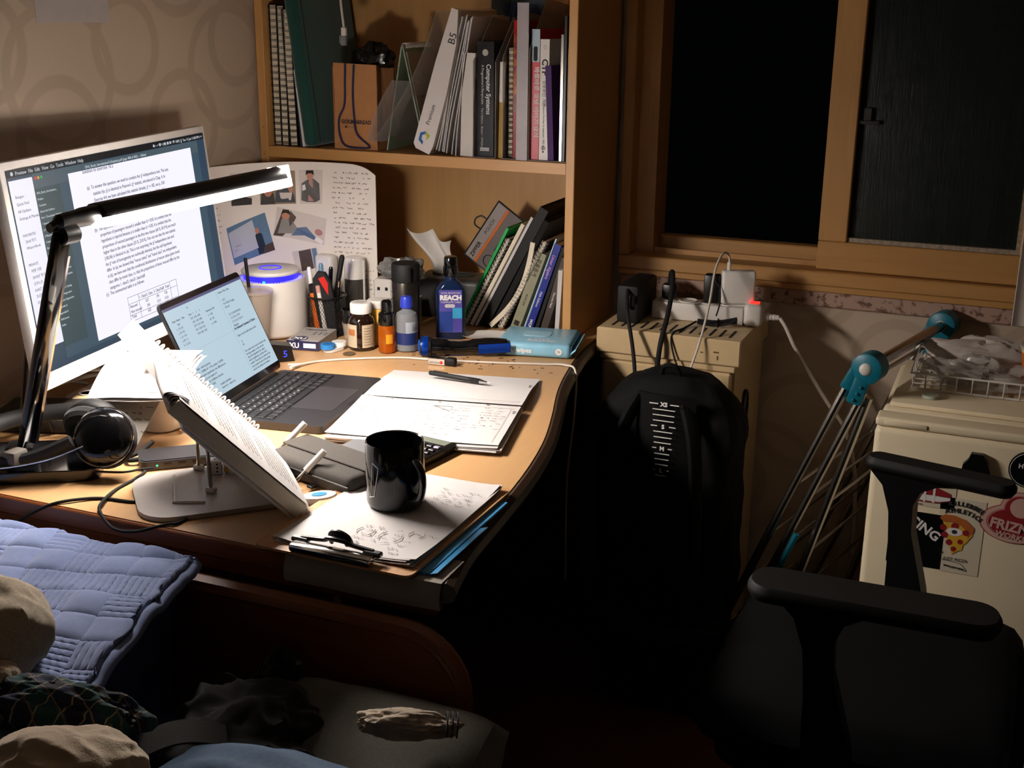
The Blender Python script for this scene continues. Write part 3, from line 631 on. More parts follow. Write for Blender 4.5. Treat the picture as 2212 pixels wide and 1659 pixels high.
# ---------------------------------------------------------------- desk lamp
lamp_m = glow('lamp_diffuser', 'FFF4EA', LAMP)
lp = thing('desk_lamp', 'black LED desk lamp switched on, its long bar reaching over the desk', 'lamp')
LB = Matrix.Translation((-1.40, 1.365, 0)) @ Matrix.Rotation(.56, 4, 'Z')
obj('base', M().rrect(.24, .15, .001, .018, .02, x=LB), 'black_gloss', lp)
obj('base_trim', M().tube([LB @ Vector((x, y, .0185)) for x, y in rpoly(.236, .146, .018, 4)], .0007, 5, True), 'chrome', lp)
A0, A1 = Vector((-1.388, 1.345, .016)), Vector((-1.252, 1.332, .392))
ad = (A1 - A0).normalized(); side = Vector((0, 1, 0)); side = (side - ad * side.dot(ad)).normalized(); th_ = ad.cross(side)
AM = Matrix((side, th_, ad)).transposed().to_4x4(); AM.translation = A0
obj('arm', M().cbox(-.015, .015, -.006, .006, 0, (A1 - A0).length, .003, 2, x=AM), 'black_gloss', lp)
obj('arm_strip', M().cbox(.0155, .022, -.004, .004, .03, (A1 - A0).length - .04, .001, 1, x=AM), 'chrome', lp)
obj('foot_hinge', M().cbox(-.022, .022, -.020, .020, .0185, .05, .006, 2, x=Matrix.Translation((A0.x, A0.y, 0)) @ Matrix.Rotation(.56, 4, 'Z')), 'black_plastic', lp)
H0, H1 = Vector((-1.252, 1.340, .400)), Vector((-1.200, 1.806, .413))
hd = (H1 - H0); HL = hd.length; hd.normalize()
hx = Vector((1, 0, 0)); hx = (hx - hd * hx.dot(hd)).normalized(); hz = hx.cross(hd)
HM = Matrix((hx, hd, hz)).transposed().to_4x4(); HM.translation = H0
HM = HM @ Matrix.Rotation(radians(-11), 4, 'Y')
obj('neck', M().tube([HM @ Vector((0, -.028, .002)), HM @ Vector((0, -.012, .006)), HM @ Vector((0, .03, .008)), HM @ Vector((0, .075, .008))], [.009, .016, .018, .020], 12, flat=.7, sub=4), 'black_plastic', lp)
obj('elbow', M().lathe([(.012, -.014), (.014, -.012), (.014, .016), (.012, .018)], 20, x=Matrix.Translation(A1 + Vector((0, .012, -.004))) @ Matrix.Rotation(pi / 2, 4, 'X')), 'black_plastic', lp)
hs = [(-.0275, -.0065), (-.0255, -.0065), (-.0252, .0018), (.0235, .0018), (.0225, .010), (.015, .020), (.004, .025), (-.010, .024), (-.020, .018), (-.0265, .006)]
obj('housing', M().prism(hs, -HL, -.058, HM @ Matrix.Rotation(pi / 2, 4, 'X')), 'black_plastic', lp)
obj('diffuser', M().rrect(.050, HL - .060, -.0125, .0015, .006, 4, c=(.0005, .064 + (HL - .060) / 2), x=HM), lamp_m, lp, label='bright white light bar')
obj('diffuser_tip', M().cbox(-.0245, .0235, HL + .0046, HL + .0086, -.0120, .0245, .001, 1, x=HM), lamp_m, lp)
# ---------------------------------------------------------------- big monitor
mo = thing('monitor', 'large white-framed desktop monitor showing a statistics document', 'monitor', (-1.4835, 1.762, .092), (-.096, -.0135, 1.6828))
X0, X1, Z1 = -.298, .330, .378
obj('frame', M().cbox(X0, X1, .0, .022, 0, Z1, .004, 2), 'white_gloss', mo)
obj('rear_shell', M().cbox(-.18, .20, .0225, .055, .06, .31, .012, 2), 'white_plastic', mo)
sc = obj('screen', M().box(X0 + .012, X1 - .012, -.0012, -.0002, .030, Z1 - .014), glow('scr_desktop', '2C4459', .9), mo)
def pan(name, x0, x1, z0, z1, m, k=.0004, par=None): return obj(name, M().box(x0, x1, -.0012 - k, -.0011, z0, z1), m, par or sc)
pan('menu_bar', X0 + .012, X1 - .012, .352, Z1 - .014, glow('scr_black', '14171C', .8))
pan('side_panel', -.284, -.226, .070, .347, glow('scr_white', 'EDEBFA', 1.0))
pan('window', -.226, .290, .040, .351, glow('scr_slate', '3A5363', .9), .0006)
pan('title_bar', -.226, .290, .328, .351, glow('scr_slate2', '4A5C66', .9), .0008)
pan('outline_panel', -.226, -.160, .060, .327, glow('scr_slate3', '33494F', .9), .0008)
pan('page', -.134, .262, .046, .340, glow('scr_page', 'F2F0FF', 1.05), .0010)
for i, c in enumerate(('E0443A', 'E0A030', '3DB04A')):
    obj('window_button', M().lathe([(.0026, 0), (.0026, .0003)], 12, x=Matrix.Translation((-.219 + .0075 * i, -.0021, .344)) @ Matrix.Rotation(pi / 2, 4, 'X')), glow('scr_btn%d' % i, c, .9), sc)
INKD = glow('scr_ink', '2A2A38', .7); LT = glow('scr_light', 'C9D2DA', .9); GR = glow('scr_grey', '6E7280', .8)
def st_(s, size, m, x, z, **k): txt(s, size, m, sc, (x, -.0024, z), FRONT, **k)
st_('\u25CF  Preview  File  Edit  View  Go  Tools  Window  Help', .0085, LT, -.278, .3545)
st_('\u25CF \u2039 \u2713 \u25A0 \u2261 (\u25CF) \u25A0 \u25CF ! \u25BC 100% \u25AE Tue 11 Jun 11:00 PM \u2315 \u2261', .0072, LT, .312, .3545, al='RIGHT')
st_('2016_Book_IntroductionToStatistics.pdf (page 408 of 465) \u2014 Edited', .0068, LT, .010, .3425, al='CENTER')
st_('Rengun  :\nQuick Find\nAll Updates\nSettings & Members', .0068, GR, -.276, .318, ls=1.7)
st_('FAVORITES\n  2018 \uD559\uAE30\n  Wizard Book', .0064, GR, -.276, .256, ls=1.6)
st_('PRIVATE\n  \uC5EC\uD589 \uAE30\uB85D\n  2018\uB144 \uD559\uAE30\n  \uACF5\uBD80\uB178\uD2B8\n  KAIST \uC218\uC5C5\n  \uD504\uB85C\uC81D\uD2B8\n  \uB9AC\uC2A4\uD2B8', .0064, GR, -.276, .208, ls=1.65)
st_('Import\nTrash', .0064, GR, -.272, .118, ls=1.9)
st_('2016_Book_Introduction...\nPreface\nContents\nAbout the Authors\nPart I  Descriptive Statistics\n1 Introduction and Framework\n2 Frequency Measures and Graph...\n3 Measures of Central Tendency an...\n4 Association of Two Variables\nPart II  Probability Calculus\n5 Combinatorics\n6 Elements of Probability\n7 Random Variables\n8 Probability Distributions\nPart III  Inductive Statistics\n9 Inference\n10 Hypothesis Testing\n11 Linear Regression\n12 Logistic Regression\nAppendix A\nAppendix B\nReferences\nIndex', .0052, LT, -.2235, .318, ls=1.95, sx=.95)
st_('Solution to Exercise 10.2', .0095, INKD, -.095, .3345, sx=.95)
st_('(a)  To answer this question, we need to conduct the \u03C7\u00B2-independence test. The test\n       statistic t(x, y) is identical to Pearson\'s \u03C7\u00B2 statistic, introduced in Chap. 4. In\n       Exercise 4.4, we have calculated this statistic already, \u03C7\u00B2 \u2248 182, see p. 350\n       for the details. The null hypothesis of independence is rejected if t(x, y) =\n       \u03C7\u00B2 > c. With I = 2 (number of rows), and J = 4 (number of', .0088, INKD, -.090, .306, ls=1.30, sx=.86)
st_('(b)  The hypothesis tested is identical for the different data: it is evident that the\n       proportion of passengers rescued is smaller than \u03B1 = 0.05. It is evident that the\n       hypothesis is rejected because p is smaller than \u03B1 = 0.05. It is evident that the\n       proportions of rescued passengers in the first two classes (60 %, 43.9 %) are much\n       higher than in the other classes (25 %, 23.8 %). One can see that the test statistic\n       (182.06) is identical to (a). This is not surprising: the \u03C7\u00B2-independence test and\n       the \u03C7\u00B2 test of homogeneity are technically identical, but the null hypothesis\n       differ. In (a), we showed that "rescue status" and "travel class" are independent;\n       in (b), we have seen that the conditional distributions of rescue status given travel\n       class differ by travel class, i.e. that the proportions of those rescued differ by the\n       categories 1. class/2. class/3. class/staff.', .0088, INKD, -.090, .232, ls=1.21, sx=.82)
st_('(c)  The summarized table is as follows:', .0088, INKD, -.090, .116, sx=.86)
st_('1. Class/2. Class  3. Class/Staff  Total', .0080, INKD, .006, .090, sx=.86)
st_('Rescued              327              391         718\nNot rescued         295            1215       1510\nTotal                    622            1606       2228', .0080, INKD, -.026, .079, ls=1.2, sx=.86)
tb = M()
for z in (.099, .0865, .0655, .0545): tb.box(-.030, .136, -.0024, -.0022, z, z + .0006)
for x in (-.030, .004, .112, .136): tb.box(x, x + .0006, -.0024, -.0022, .0545, .099)
obj('table_rules', tb, INKD, sc)['kind'] = 'stuff'
obj('stand_neck', M().cbox(-.03, .05, .03, .05, -.075, .12, .006, 2), 'white_plastic', mo)
# the foot of the monitor keeps level on the desk
ft = obj('stand_foot', M().rrect(.22, .17, -.0008, .010, .02, 5), 'white_plastic', mo); ft.location = (.01, .045, -.0905); ft.rotation_euler = (.096, .0135, 0)
# ---------------------------------------------------------------- laptop
la = thing('laptop', 'slim dark grey laptop open on the desk with a pale blue screen', 'laptop', (-1.291, 1.809, .0012), 1.7228)
obj('base', M().rrect(.304, .212, 0, .0135, .010, 5, c=(0, -.106)), 'grey_metal', la)
obj('keyboard_well', M().rrect(.278, .104, .0135, .0140, .003, 3, c=(0, -.066)), 'black_matte', la)
KW = M().cbox(-.0077, .0077, -.0073, .0073, 0, .0012, .0012); keym = mesh(KW, 'key'); keym.materials.append(mat('key_cap', '131316', .45, var=.1)); keys = {}
def key(x, y, w, h=.0146):
    kk = (round(w, 4), round(h, 4))
    if kk not in keys:
        keys[kk] = mesh(M().cbox(-w / 2, w / 2, -h / 2, h / 2, 0, .0012, .001), 'key'); keys[kk].materials.append(MATS['key_cap'])
    o = obj('key', keys[kk], 'key_cap', la); o.location = (x, y, .0141)
legend = ['` 1 2 3 4 5 6 7 8 9 0 - ='.split(), 'Q W E R T Y U I O P [ ] \\'.split(), "A S D F G H J K L ; '".split(), 'Z X C V B N M , . /'.split()]
pit = .0189
for i in range(13): key(-.1285 + i * pit, -.0365, .0165)
key(.1265, -.0365, .0215)
for i in range(14): key(-.1335 + .0105 + i * (pit - .0001) + (0 if i else -.002), -.021, .0165, .009)
for i in range(13): key(-.1285 + .0285 + i * pit - .002 if i < 12 else .1275, -.0545, .0165 if i < 12 else .020)
key(-.1245, -.0545, .0250)
for i in range(11): key(-.0950 + i * pit - .001, -.0725, .0165)
key(-.1220, -.0725, .0295); key(.1225, -.0725, .0285)
for i in range(10): key(-.0855 + i * pit - .001, -.0905, .0165)
key(-.1170, -.0905, .0390); key(.1180, -.0905, .0385)
for x, w in ((-.1290, .0165), (-.1100, .0165), (-.0910, .0165), (-.0690, .0210), (-.0030, .1040), (.0620, .0210), (.0830, .0165), (.1010, .0165), (.1190, .0165), (.1330, .0100)): key(x, -.1085, w, .0140)
for r, (row, x0, y) in enumerate(zip(legend, (-.1285, -.1020, -.0960, -.0865), (-.0375, -.0555, -.0735, -.0915))):
    for i, ch_ in enumerate(row): txt(ch_, .0055, 'white_ink', la, (x0 + i * pit, y - .001, .0155), (0, 0, 0), 'CENTER', name='key_legend', ext=0)
obj('trackpad', M().rrect(.134, .083, .0135, .0139, .004, 3, c=(0, -.155)), mat('pad_metal', '515156', .3, .8, var=.03, vs=40), la)
obj('thumb_notch', M().rrect(.045, .004, .0125, .0138, .0018, 3, c=(0, -.2105)), 'black_plastic', la)
obj('hinge', M().rod((-.12, -.002, .0125), (.12, -.002, .0125), .0055, 12), 'black_plastic', la)
LR = Matrix.Rotation(-.424, 4, 'X')
lid = obj('lid', M().rrect(.304, .206, -.0025, .0025, .010, 5, c=(0, .108), x=FX), 'grey_metal', la); lid.location = (0, .0, .014); lid.rotation_euler = (-.424, 0, 0)
obj('bezel', M().rrect(.302, .204, .0025, .0030, .009, 5, c=(0, .108), x=FX), 'black_gloss', lid)
obj('screen', M().box(-.148, .148, -.0036, -.0031, .020, .200), glow('lap_screen', 'C3DCEB', .85), lid)
obj('menu_bar', M().box(-.148, .148, -.0040, -.0036, .195, .200), glow('lap_bar', '5A5A86', .8), lid)
obj('split_line', M().box(-.148, .148, -.0040, -.0036, .112, .1125).box(.040, .0405, -.0040, -.0036, .020, .192), glow('lap_line', 'A7C4D6', .8), lid)
LI = glow('lap_ink', '3C4856', .7)
def lt(s, size, x, z, **k): txt(s, size, LI, lid, (x, -.0042, z), FRONT, **k)
lt('11', .006, -.075, .185)
lt('Rank  Name   Title\n        Seri\n  x  1.0  0.3\n  y  2.0  0.5\n  z  2.1  0.4\n  a  0.9  1.1\n  b  1.5  0.2', .0055, -.136, .172, ls=1.35)
lt('Row   1      2      3\n 0.21  0.33  0.45\n 1.02  1.44  0.98\n 0.77  0.12  0.65\n 0.31  0.54  0.22\n 0.10  0.81  0.47', .0055, -.078, .172, ls=1.35)
lt('Summary of fit\n t = 1.96\n df = 30\n p < 0.05', .0055, -.02, .165, ls=1.5)
lt('Two Sample t-test\n\ndata:  extra by group\nt = -1.8608, df = 17.8, p-value = 0.0794\nalternative hypothesis: true difference in\nmeans is not equal to 0\n95 percent confidence interval:\n -3.3655  0.2055', .0058, -.130, .094, ls=1.25)
lt('sample estimates:\nmean of x   mean of y', .0058, -.080, .036, ls=1.2)
lt('Session Title  Data\n\n 1 of 2\n 10 of 28 of 2 pages\n 102 of 5\n\n  2 2 2 2 8 8 8 8 8 8 8\n  1 2 3 4 5 6 7 8 9\n  1 2 3 4 5 6 7 8 9 9\n  Statistics', .0058, .046, .186, ls=1.3)
lt('An Advanced Comment of Charts', .0062, .046, .112, bold=.0002)
lt('Figure: See the table above to find\n\n  12\n  40\n\nThe results can be used in another way\nfor large samples. In this case we\nreject the hypothesis for a given\nlevel of significance, and the other\nmodels. These plots are shown in the\nnext section for each of the groups\nand for the whole set of values.', .0056, .046, .098, ls=1.15)
# ---------------------------------------------------------------- book stand with a comb-bound book
psi, tl = .772, .816
h_ = Vector((cos(psi), sin(psi), 0)); BY = -h_ * cos(tl) + Vector((0, 0, sin(tl))); BX = Vector((-sin(psi), cos(psi), 0)); BZ = BX.cross(BY)
BM = Matrix((BX, BY, BZ)).transposed().to_4x4(); BM.translation = Vector((-.887, 1.359, .032))
bs = thing('book_stand', 'white book stand with a plate base and wire legs holding the comb-bound book', 'book stand')
obj('back_plate', M().cbox(.005, .29, -.015, .20, -.0305, -.0245, .002, 1, x=BM), 'white_plastic', bs)
obj('base_plate', M().prism(rpoly(.23, .19, .05, 6), .001, .008, Matrix.Translation((-1.07, 1.40, 0)) @ Matrix.Rotation(.772, 4, 'Z')), mat('stand_grey', 'A8A39E', .4, .2, var=.05), bs)
obj('base_groove', M().tube([(-1.155, 1.415, .0085), (-1.085, 1.325, .0085), (-1.045, 1.345, .0085)], .003, 6), 'white_plastic', bs)
obj('wire_leg', M().tube([(-1.136, 1.452, .010), (-1.136, 1.452, .012), (-1.112, 1.425, .125)], .0028, 8), 'steel', bs)
obj('wire_leg', M().tube([(-1.062, 1.383, .010), (-1.062, 1.383, .012), (-1.040, 1.350, .125)], .0028, 8), 'steel', bs)
for (x, y) in ((-1.136, 1.452), (-1.062, 1.383)): obj('leg_socket', M().cbox(x - .008, x + .008, y - .006, y + .006, .0082, .016, .002), 'white_plastic', bs)
for x in (.27, .13):
    a = obj('page_arm', M().rod(BM @ Vector((x, -.026, -.01)), BM @ Vector((x, -.026, .020)), .003, 8), 'steel', bs)
    obj('arm_sleeve', M().rod(BM @ Vector((x, -.026, .0205)), BM @ Vector((x, -.026, .062)), .0052, 12), 'white_plastic', a)
obj('lower_ledge', M().cbox(.005, .29, -.031, -.0155, -.0305, -.005, .002, 1, x=BM), 'white_plastic', bs)
obj('top_clip', M().prism([(.15, .232), (.20, .225), (.275, .285), (.262, .292)], -.022, .010, BM), 'white_gloss', bs)
bk = thing('comb_bound_book', 'thick white comb-bound book open on the stand in the lamp light', 'book')
def pagef(u, v): return BM @ Vector((.298 * u, -.012 + .243 * v, .001 + .004 * sin(pi * u) + .010 * max(0, v - .8) ** 1.2 * sin(u * 5)))
obj('page_block', M().cbox(0, .292, -.012, .231, -.0235, -.0015, .001, 1, x=BM), 'paper_cream', bk)
obj('open_page', M().grid(pagef, 16, 20, .0006), 'paper', bk)
for k in range(5):   # pages turned over the top edge
    def fl(u, v, k=k):
        a = v * 2.2
        return BM @ Vector((.006 + .24 * u + .003 * k, .215 + (.018 + .0035 * k) * sin(a), .001 + .0012 * k - .016 * (1 - cos(a)) * .8 + .003 * sin(u * 6 + k) * sin(a)))
    obj('turned_page', M().grid(fl, 10, 12, .0005), 'paper', bk)
ring = M().tube([(0, .0095 * cos(a), .0095 * sin(a)) for a in [2 * pi * i / 16 for i in range(16)]], .0016, 6, True, x=BM.to_3x3().to_4x4() @ Matrix.Rotation(pi / 2, 4, 'Z'))
rm_ = mesh(ring, 'comb_ring'); rm_.materials.append(MATS['white_gloss']); rm_.polygons.foreach_set('use_smooth', [True] * len(rm_.polygons))
for i in range(24):
    o = obj('comb_ring', rm_, 'white_gloss', bk); o.location = BM @ Vector((.295, .020 + .0092 * i, -.002))
pt = M()
for j in range(26):
    y = .205 - j * .0078
    if j in (4, 5, 11, 17): continue
    rr_ = random.Random(j); x = .018; xe = .018 + .19 * (.6 + .4 * rr_.random())
    while x < xe:
        l = .006 + .012 * rr_.random(); pt.add([(x, y, .0062), (x + l, y, .0066), (x + l, y + .0016, .0066), (x, y + .0016, .0062)], [(0, 1, 2, 3)], BM); x += l + .003
obj('print_lines', pt, 'ink', bk)['kind'] = 'stuff'
# ---------------------------------------------------------------- papers, pens and clutter around the stand
wm = thing('white_mug', 'white mug behind the book stand, stuffed with pens and paper', 'mug', (-1.333, 1.612, .001))
obj('cup', M().lathe([(.034, 0), (.037, .003), (.037, .094), (.034, .094), (.034, .006), (.001, .006)], 36), 'white_gloss', wm)
obj('handle', M().tube([(.036, .004, .075), (.052, .006, .072), (.060, .006, .052), (.052, .005, .030), (.036, .004, .024)], .005, 8, sub=5), 'white_gloss', wm)
gc = thing('glue_stick', 'green-capped glue stick standing in the white mug', 'glue stick', (-1.345, 1.625, .008))
obj('tube_body', M().rod((0, 0, 0), (-.005, .012, .10), .010, 16), 'white_plastic', gc)
obj('cap', M().rod((-.005, .012, .1005), (-.006, .014, .118), .0125, 18), mat('green_cap', '2F7A52', .45, var=.05), gc)
wc = thing('white_tube', 'white capped tube leaning in the mug beside the green cap', 'tube', (-1.355, 1.612, .008))
obj('tube_body', M().rod((0, 0, 0), (-.020, .0, .098), .009, 16), 'white_plastic', wc)
obj('cap', M().rod((-.020, 0, .0985), (-.027, 0, .128), .0115, 18), 'white_gloss', wc)
for i, (lbl, dy, dz, m_) in enumerate((('top white memo sheet bent over the white mug', 0, .004, 'paper'), ('second white memo sheet under the top one on the mug', -.003, .0, 'paper'), ('lowest white memo sheet peeking out on the mug', .004, -.004, 'paper'))):
    solo('memo_sheet', M().grid(lambda u, v, i=i: (-.074 + .150 * u + .010 * v + .004 * i, -.062 + .115 * v - .006 * i, .028 * sin(1.5 * v + .2) + .012 * u - .018 * (1 - v) ** 2 + .003 * sin(u * 4 + i)), 14, 12, .0004), m_, lbl, 'paper', (-1.318, 1.558 + dy, .100 + dz), .35, 'memo sheets on the white mug', sm=60)
ms = thing('label_strip', 'grey printed paper strip lying on the memo sheets', 'paper strip', (-1.300, 1.575, .139), (-.1, .05, .35))
obj('strip', M().box(-.012, .012, -.045, .045, 0, .0005), 'paper_grey', ms)
txt('XHHXHHH', .009, 'ink', ms, (.004, -.036, .0008), (0, 0, pi / 2), 'LEFT')
gs = thing('note_sheet', 'white sheet with handwriting hanging down from the memo sheets, its shadow painted in as grey', 'paper', (-1.325, 1.520, .052), (0, 0, .35))
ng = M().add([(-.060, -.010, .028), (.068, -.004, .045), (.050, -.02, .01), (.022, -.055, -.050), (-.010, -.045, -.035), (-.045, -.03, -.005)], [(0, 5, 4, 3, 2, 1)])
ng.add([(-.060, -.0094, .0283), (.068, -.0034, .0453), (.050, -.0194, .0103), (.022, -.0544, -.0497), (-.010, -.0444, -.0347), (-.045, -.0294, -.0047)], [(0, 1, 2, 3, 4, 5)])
obj('sheet', ng, 'paper_grey', gs, sm=0)  # white paper, the grey colour paints in the shadow under the memo sheets
hw = scribble(M(), -.035, .050, -.02, .030, .004, .009, .0004, .7, 51, 0); hw.v = [(a, -.0272 + .54 * b, b) for a, b, c in hw.v]
obj('handwriting', hw, 'ink', gs, sm=0)['kind'] = 'stuff'
# headphones lying on the lamp base
hp_ = thing('headphones', 'black over-ear headphones lying on the lamp base', 'headphones', (-1.285, 1.372, .0110))
EM = Matrix.Translation((.022, .018, .052)) @ Matrix.Rotation(.35, 4, 'Z') @ Matrix.Rotation(radians(62), 4, 'X')
def earcup(Mx): return M().lathe([(.001, .026), (.020, .0255), (.036, .021), (.044, .012), (.047, .002), (.046, -.004), (.040, -.008)], 36, x=Mx)
e1 = obj('ear_cup', earcup(EM), 'black_gloss', hp_, sm=60)
obj('cup_ring', M().tube([EM @ Vector((.0465 * cos(a), .0465 * sin(a), .004)) for a in [2 * pi * i / 36 for i in range(36)]], .0011, 5, True), 'chrome', e1)
obj('ear_pad', M().tube([EM @ Vector((.036 * cos(a), .036 * sin(a), -.014)) for a in [2 * pi * i / 30 for i in range(30)]], .012, 10, True), 'black_cloth', e1)
EM2 = Matrix.Translation((-.062, .095, .040)) @ Matrix.Rotation(.2, 4, 'Z') @ Matrix.Rotation(radians(-62), 4, 'X')
e2 = obj('ear_cup', earcup(EM2), 'black_matte', hp_, sm=60)
obj('ear_pad', M().tube([EM2 @ Vector((.036 * cos(a), .036 * sin(a), -.014)) for a in [2 * pi * i / 30 for i in range(30)]], .013, 10, True), 'black_cloth', e2)
hbp = [(-.008, -.018, .052), (-.055, -.050, .030), (-.105, -.080, .022), (-.160, -.075, .024), (-.215, -.02, .026), (-.225, .055, .030), (-.180, .11, .036), (-.10, .135, .044), (-.055, .125, .052)]
obj('headband', M().tube(hbp, .009, 10, sub=6, flat=1.6), 'black_matte', hp_)
obj('band_trim', M().tube([(.012, -.018, .048), (-.02, -.048, .034), (-.06, -.072, .024), (-.105, -.094, .019), (-.155, -.092, .019)], .0016, 6, sub=6), 'chrome', hp_)
obj('yoke', M().cbox(-.092, -.066, -.080, -.050, .022, .044, .004, 2), mat('grey_tag', '6B6660', .4, .3, var=.06), hp_)
obj('cable', M().tube([(.03, -.02, .01), (.06, .01, .003), (.075, .03, .003), (.09, .045, .003)], .002, 6, sub=5), 'black_rubber', hp_)
# router with antennas
ro = thing('router', 'dusty black router with upright antennas under the monitor', 'router', (-1.515, 1.555, .001), .35)
obj('case', M().cbox(-.10, .10, -.062, .062, 0, .026, .006, 2), mat('dusty_black', '2C2825', .6, var=.45, vs=60, stretch=(1, 6, 1)), ro)
obj('vent_panel', M().cbox(-.085, .085, -.05, .05, .0262, .0285, .001, 1), 'dusty_black', ro)
obj('led', M().box(.055, .066, -.051, -.049, .0286, .0296), glow('led_violet', '5A48E0', 1.2), ro)
for (x, y, l, q) in ((-.035, -.066, .135, .03), (.02, -.066, .13, -.02)):
    obj('antenna', M().tube([(x, y, .008), (x + q * .2, y - .004, .03), (x + q, y - .004, .03 + l)], .0042, 8), 'black_plastic', ro)
pb = thing('power_strip', 'white power strip with a plug under the monitor', 'power strip', (-1.485, 1.655, .001), .55)
obj('case', M().cbox(-.06, .06, -.028, .028, 0, .030, .003, 1), 'cream_paint', pb)
for x in (-.035, .0, .035):
    obj('socket', M().lathe([(.016, .0302), (.017, .032), (.014, .032), (.013, .0302)], 20, (x, 0)), 'white_plastic', pb)
obj('plug', M().cbox(-.008, .020, -.012, .012, .0325, .05, .003, 1), 'white_plastic', pb)
def cable(pts, r, m_, label, cat='cable', name='cable', sub=8, grp=None): return solo(name, M().tube(pts, r, 8, sub=sub), m_, label, cat, group=grp, sm=60)
mat('cable_white', 'C9C0B4', .5, var=.04)
cable([(-1.445, 1.66, .036), (-1.50, 1.72, .05), (-1.60, 1.70, .03), (-1.66, 1.60, .004), (-1.66, 1.50, .004)], .004, 'cable_white', 'thick white cable running behind the router')
cable([(-1.62, 1.75, .004), (-1.60, 1.63, .06), (-1.50, 1.665, .07), (-1.44, 1.69, .06), (-1.42, 1.72, .045)], .0035, 'cable_white', 'white cable arching over the router under the monitor')
cable([(-1.30, 1.20, -.10), (-1.354, 1.252, -0.0522), (-1.326, 1.252, -0.0390), (-1.286, 1.252, -0.0139), (-1.250, 1.268, 0.0026), (-1.209, 1.305, 0.0026), (-1.150, 1.316, 0.0026), (-1.123, 1.342, 0.0026), (-1.063, 1.332, 0.0026), (-1.044, 1.311, 0.0026), (-1.043, 1.279, 0.0026), (-1.055, 1.268, 0.0026), (-1.098, 1.252, -0.0095), (-1.137, 1.252, -0.0115), (-1.173, 1.268, 0.0026), (-1.185, 1.289, 0.0076), (-1.207, 1.342, 0.0026), (-1.210, 1.389, 0.0026), (-1.216, 1.421, 0.0026), (-1.232, 1.438, 0.0026)], .0024, 'black_rubber', 'thin black cable looping over the near end of the desk')
hb_ = thing('usb_hub', 'flat dark grey docking hub with a green light behind the book stand', 'usb hub', (-1.197, 1.490, .001), .72)
obj('case', M().rrect(.135, .065, 0, .014, .012, 4), 'grey_metal', hb_)
obj('top_plate', M().rrect(.128, .058, .0141, .0152, .010, 4), 'grey_metal', hb_)
for i in range(3): obj('port', M().box(-.03 + i * .022, -.018 + i * .022, -.0331, -.0325, .004, .010), 'black_gloss', hb_)
obj('led', M().box(-.042, -.039, -.0335, -.0325, .006, .0085), glow('led_green', '3CE0A0', 2.), hb_)
cable([(-1.245, 1.448, .010), (-1.262, 1.440, .008), (-1.275, 1.452, .007), (-1.268, 1.475, .010), (-1.262, 1.50, .02)], .004, 'black_rubber', 'short black cable plugged into the docking hub')
di = thing('die', 'white plastic die on the base plate of the book stand', 'die', (-1.105, 1.452, .0165), .5)
obj('cube', M().cbox(-.011, .011, -.011, .011, -.008, .014, .002, 2), 'white_gloss', di)
for (x, y, z, f) in [(dx, -.0111, dz, 'y') for dx in (-.005, .005) for dz in (-.003, .003, .009)] + [(.0111, dy, dz, 'x') for dy in (-.005, .005) for dz in (-.002, .008)] + [(0, 0, .0141, 'z')]:
    obj('pip', M().lathe([(.0016, 0), (.0016, .0003)], 8, x=Matrix.Translation((x, y, z)) @ (Matrix.Rotation(pi / 2, 4, 'X') if f == 'y' else Matrix.Rotation(pi / 2, 4, 'Y') if f == 'x' else Matrix.Identity(4))), 'ink', di)
er = thing('eraser', 'small yellow eraser beside the die under the book', 'eraser', (-1.082, 1.468, .0085), .4)
obj('block', M().cbox(-.014, .014, -.008, .008, 0, .011, .002), mat('eraser_yellow', 'C9A85A', .7, var=.06), er)
obj('sleeve', M().box(-.006, .0145, -.0083, .0083, -.0002, .0113), 'paper_cream', er)
ct = thing('correction_tape', 'white and blue correction tape at the foot of the book stand', 'correction tape', (-.905, 1.432, .001), .8)
obj('shell', M().lathe([(.001, 0), (.018, .0), (.020, .005), (.017, .011), (.001, .012)], 24, x=Matrix.Diagonal((1.5, .9, 1, 1))), 'white_gloss', ct)
obj('window', M().lathe([(.001, .0118), (.008, .0122), (.001, .0126)], 18, x=Matrix.Diagonal((1.5, .9, 1, 1))), mat('tape_blue', '3A86B8', .2, var=.05), ct)
# ---------------------------------------------------------------- papers and mug at the front
nt_ = thing('note_pad', 'thick stack of white landscape note sheets covered in pencil working', 'note pad', (-.936, 1.905, .0008), .212)
for k in range(6):
    obj('sheet', sheet(M(), .302 - .004 * (k % 2), .205 + .004 * k, .0004 + .0022 * k, .0014, .0015, k, (.003 * sin(k * 2.1) + .002, -.112 + .003 * cos(k * 1.3)), .02 * sin(k * 1.7)), 'paper', nt_, sm=60)
obj('sheet', sheet(M(), .300, .212, .0142, .0004, .002, 9, (0, -.105)), 'paper', nt_, sm=60)
obj('turned_sheet', M().grid(lambda u, v: (-.15 + .30 * u, .008 + .205 * v, .0145 - .011 * v + .004 * sin(pi * v) ** 2), 10, 12, .0004), 'paper', nt_, sm=60)
obj('lower_block', M().box(-.148, .148, .010, .208, 0, .0028), 'paper', nt_)
hw = scribble(M(), -.135, -.06, -.17, -.03, .006, .016, .00045, .4, 11, .0152)
hw = scribble(hw, -.03, .08, -.195, -.03, .0055, .0145, .00045, .5, 12, .0152); hw = scribble(hw, .085, .13, -.14, -.02, .005, .014, .00045, .5, 13, .0152)
hw.tube([(-.005, -.03, .0153), (.03, -.055, .0153), (.03, -.03, .0153), (-.005, -.03, .0153)], .0004, 4)
obj('handwriting', hw, 'pencil_ink', nt_, sm=0)['kind'] = 'stuff'
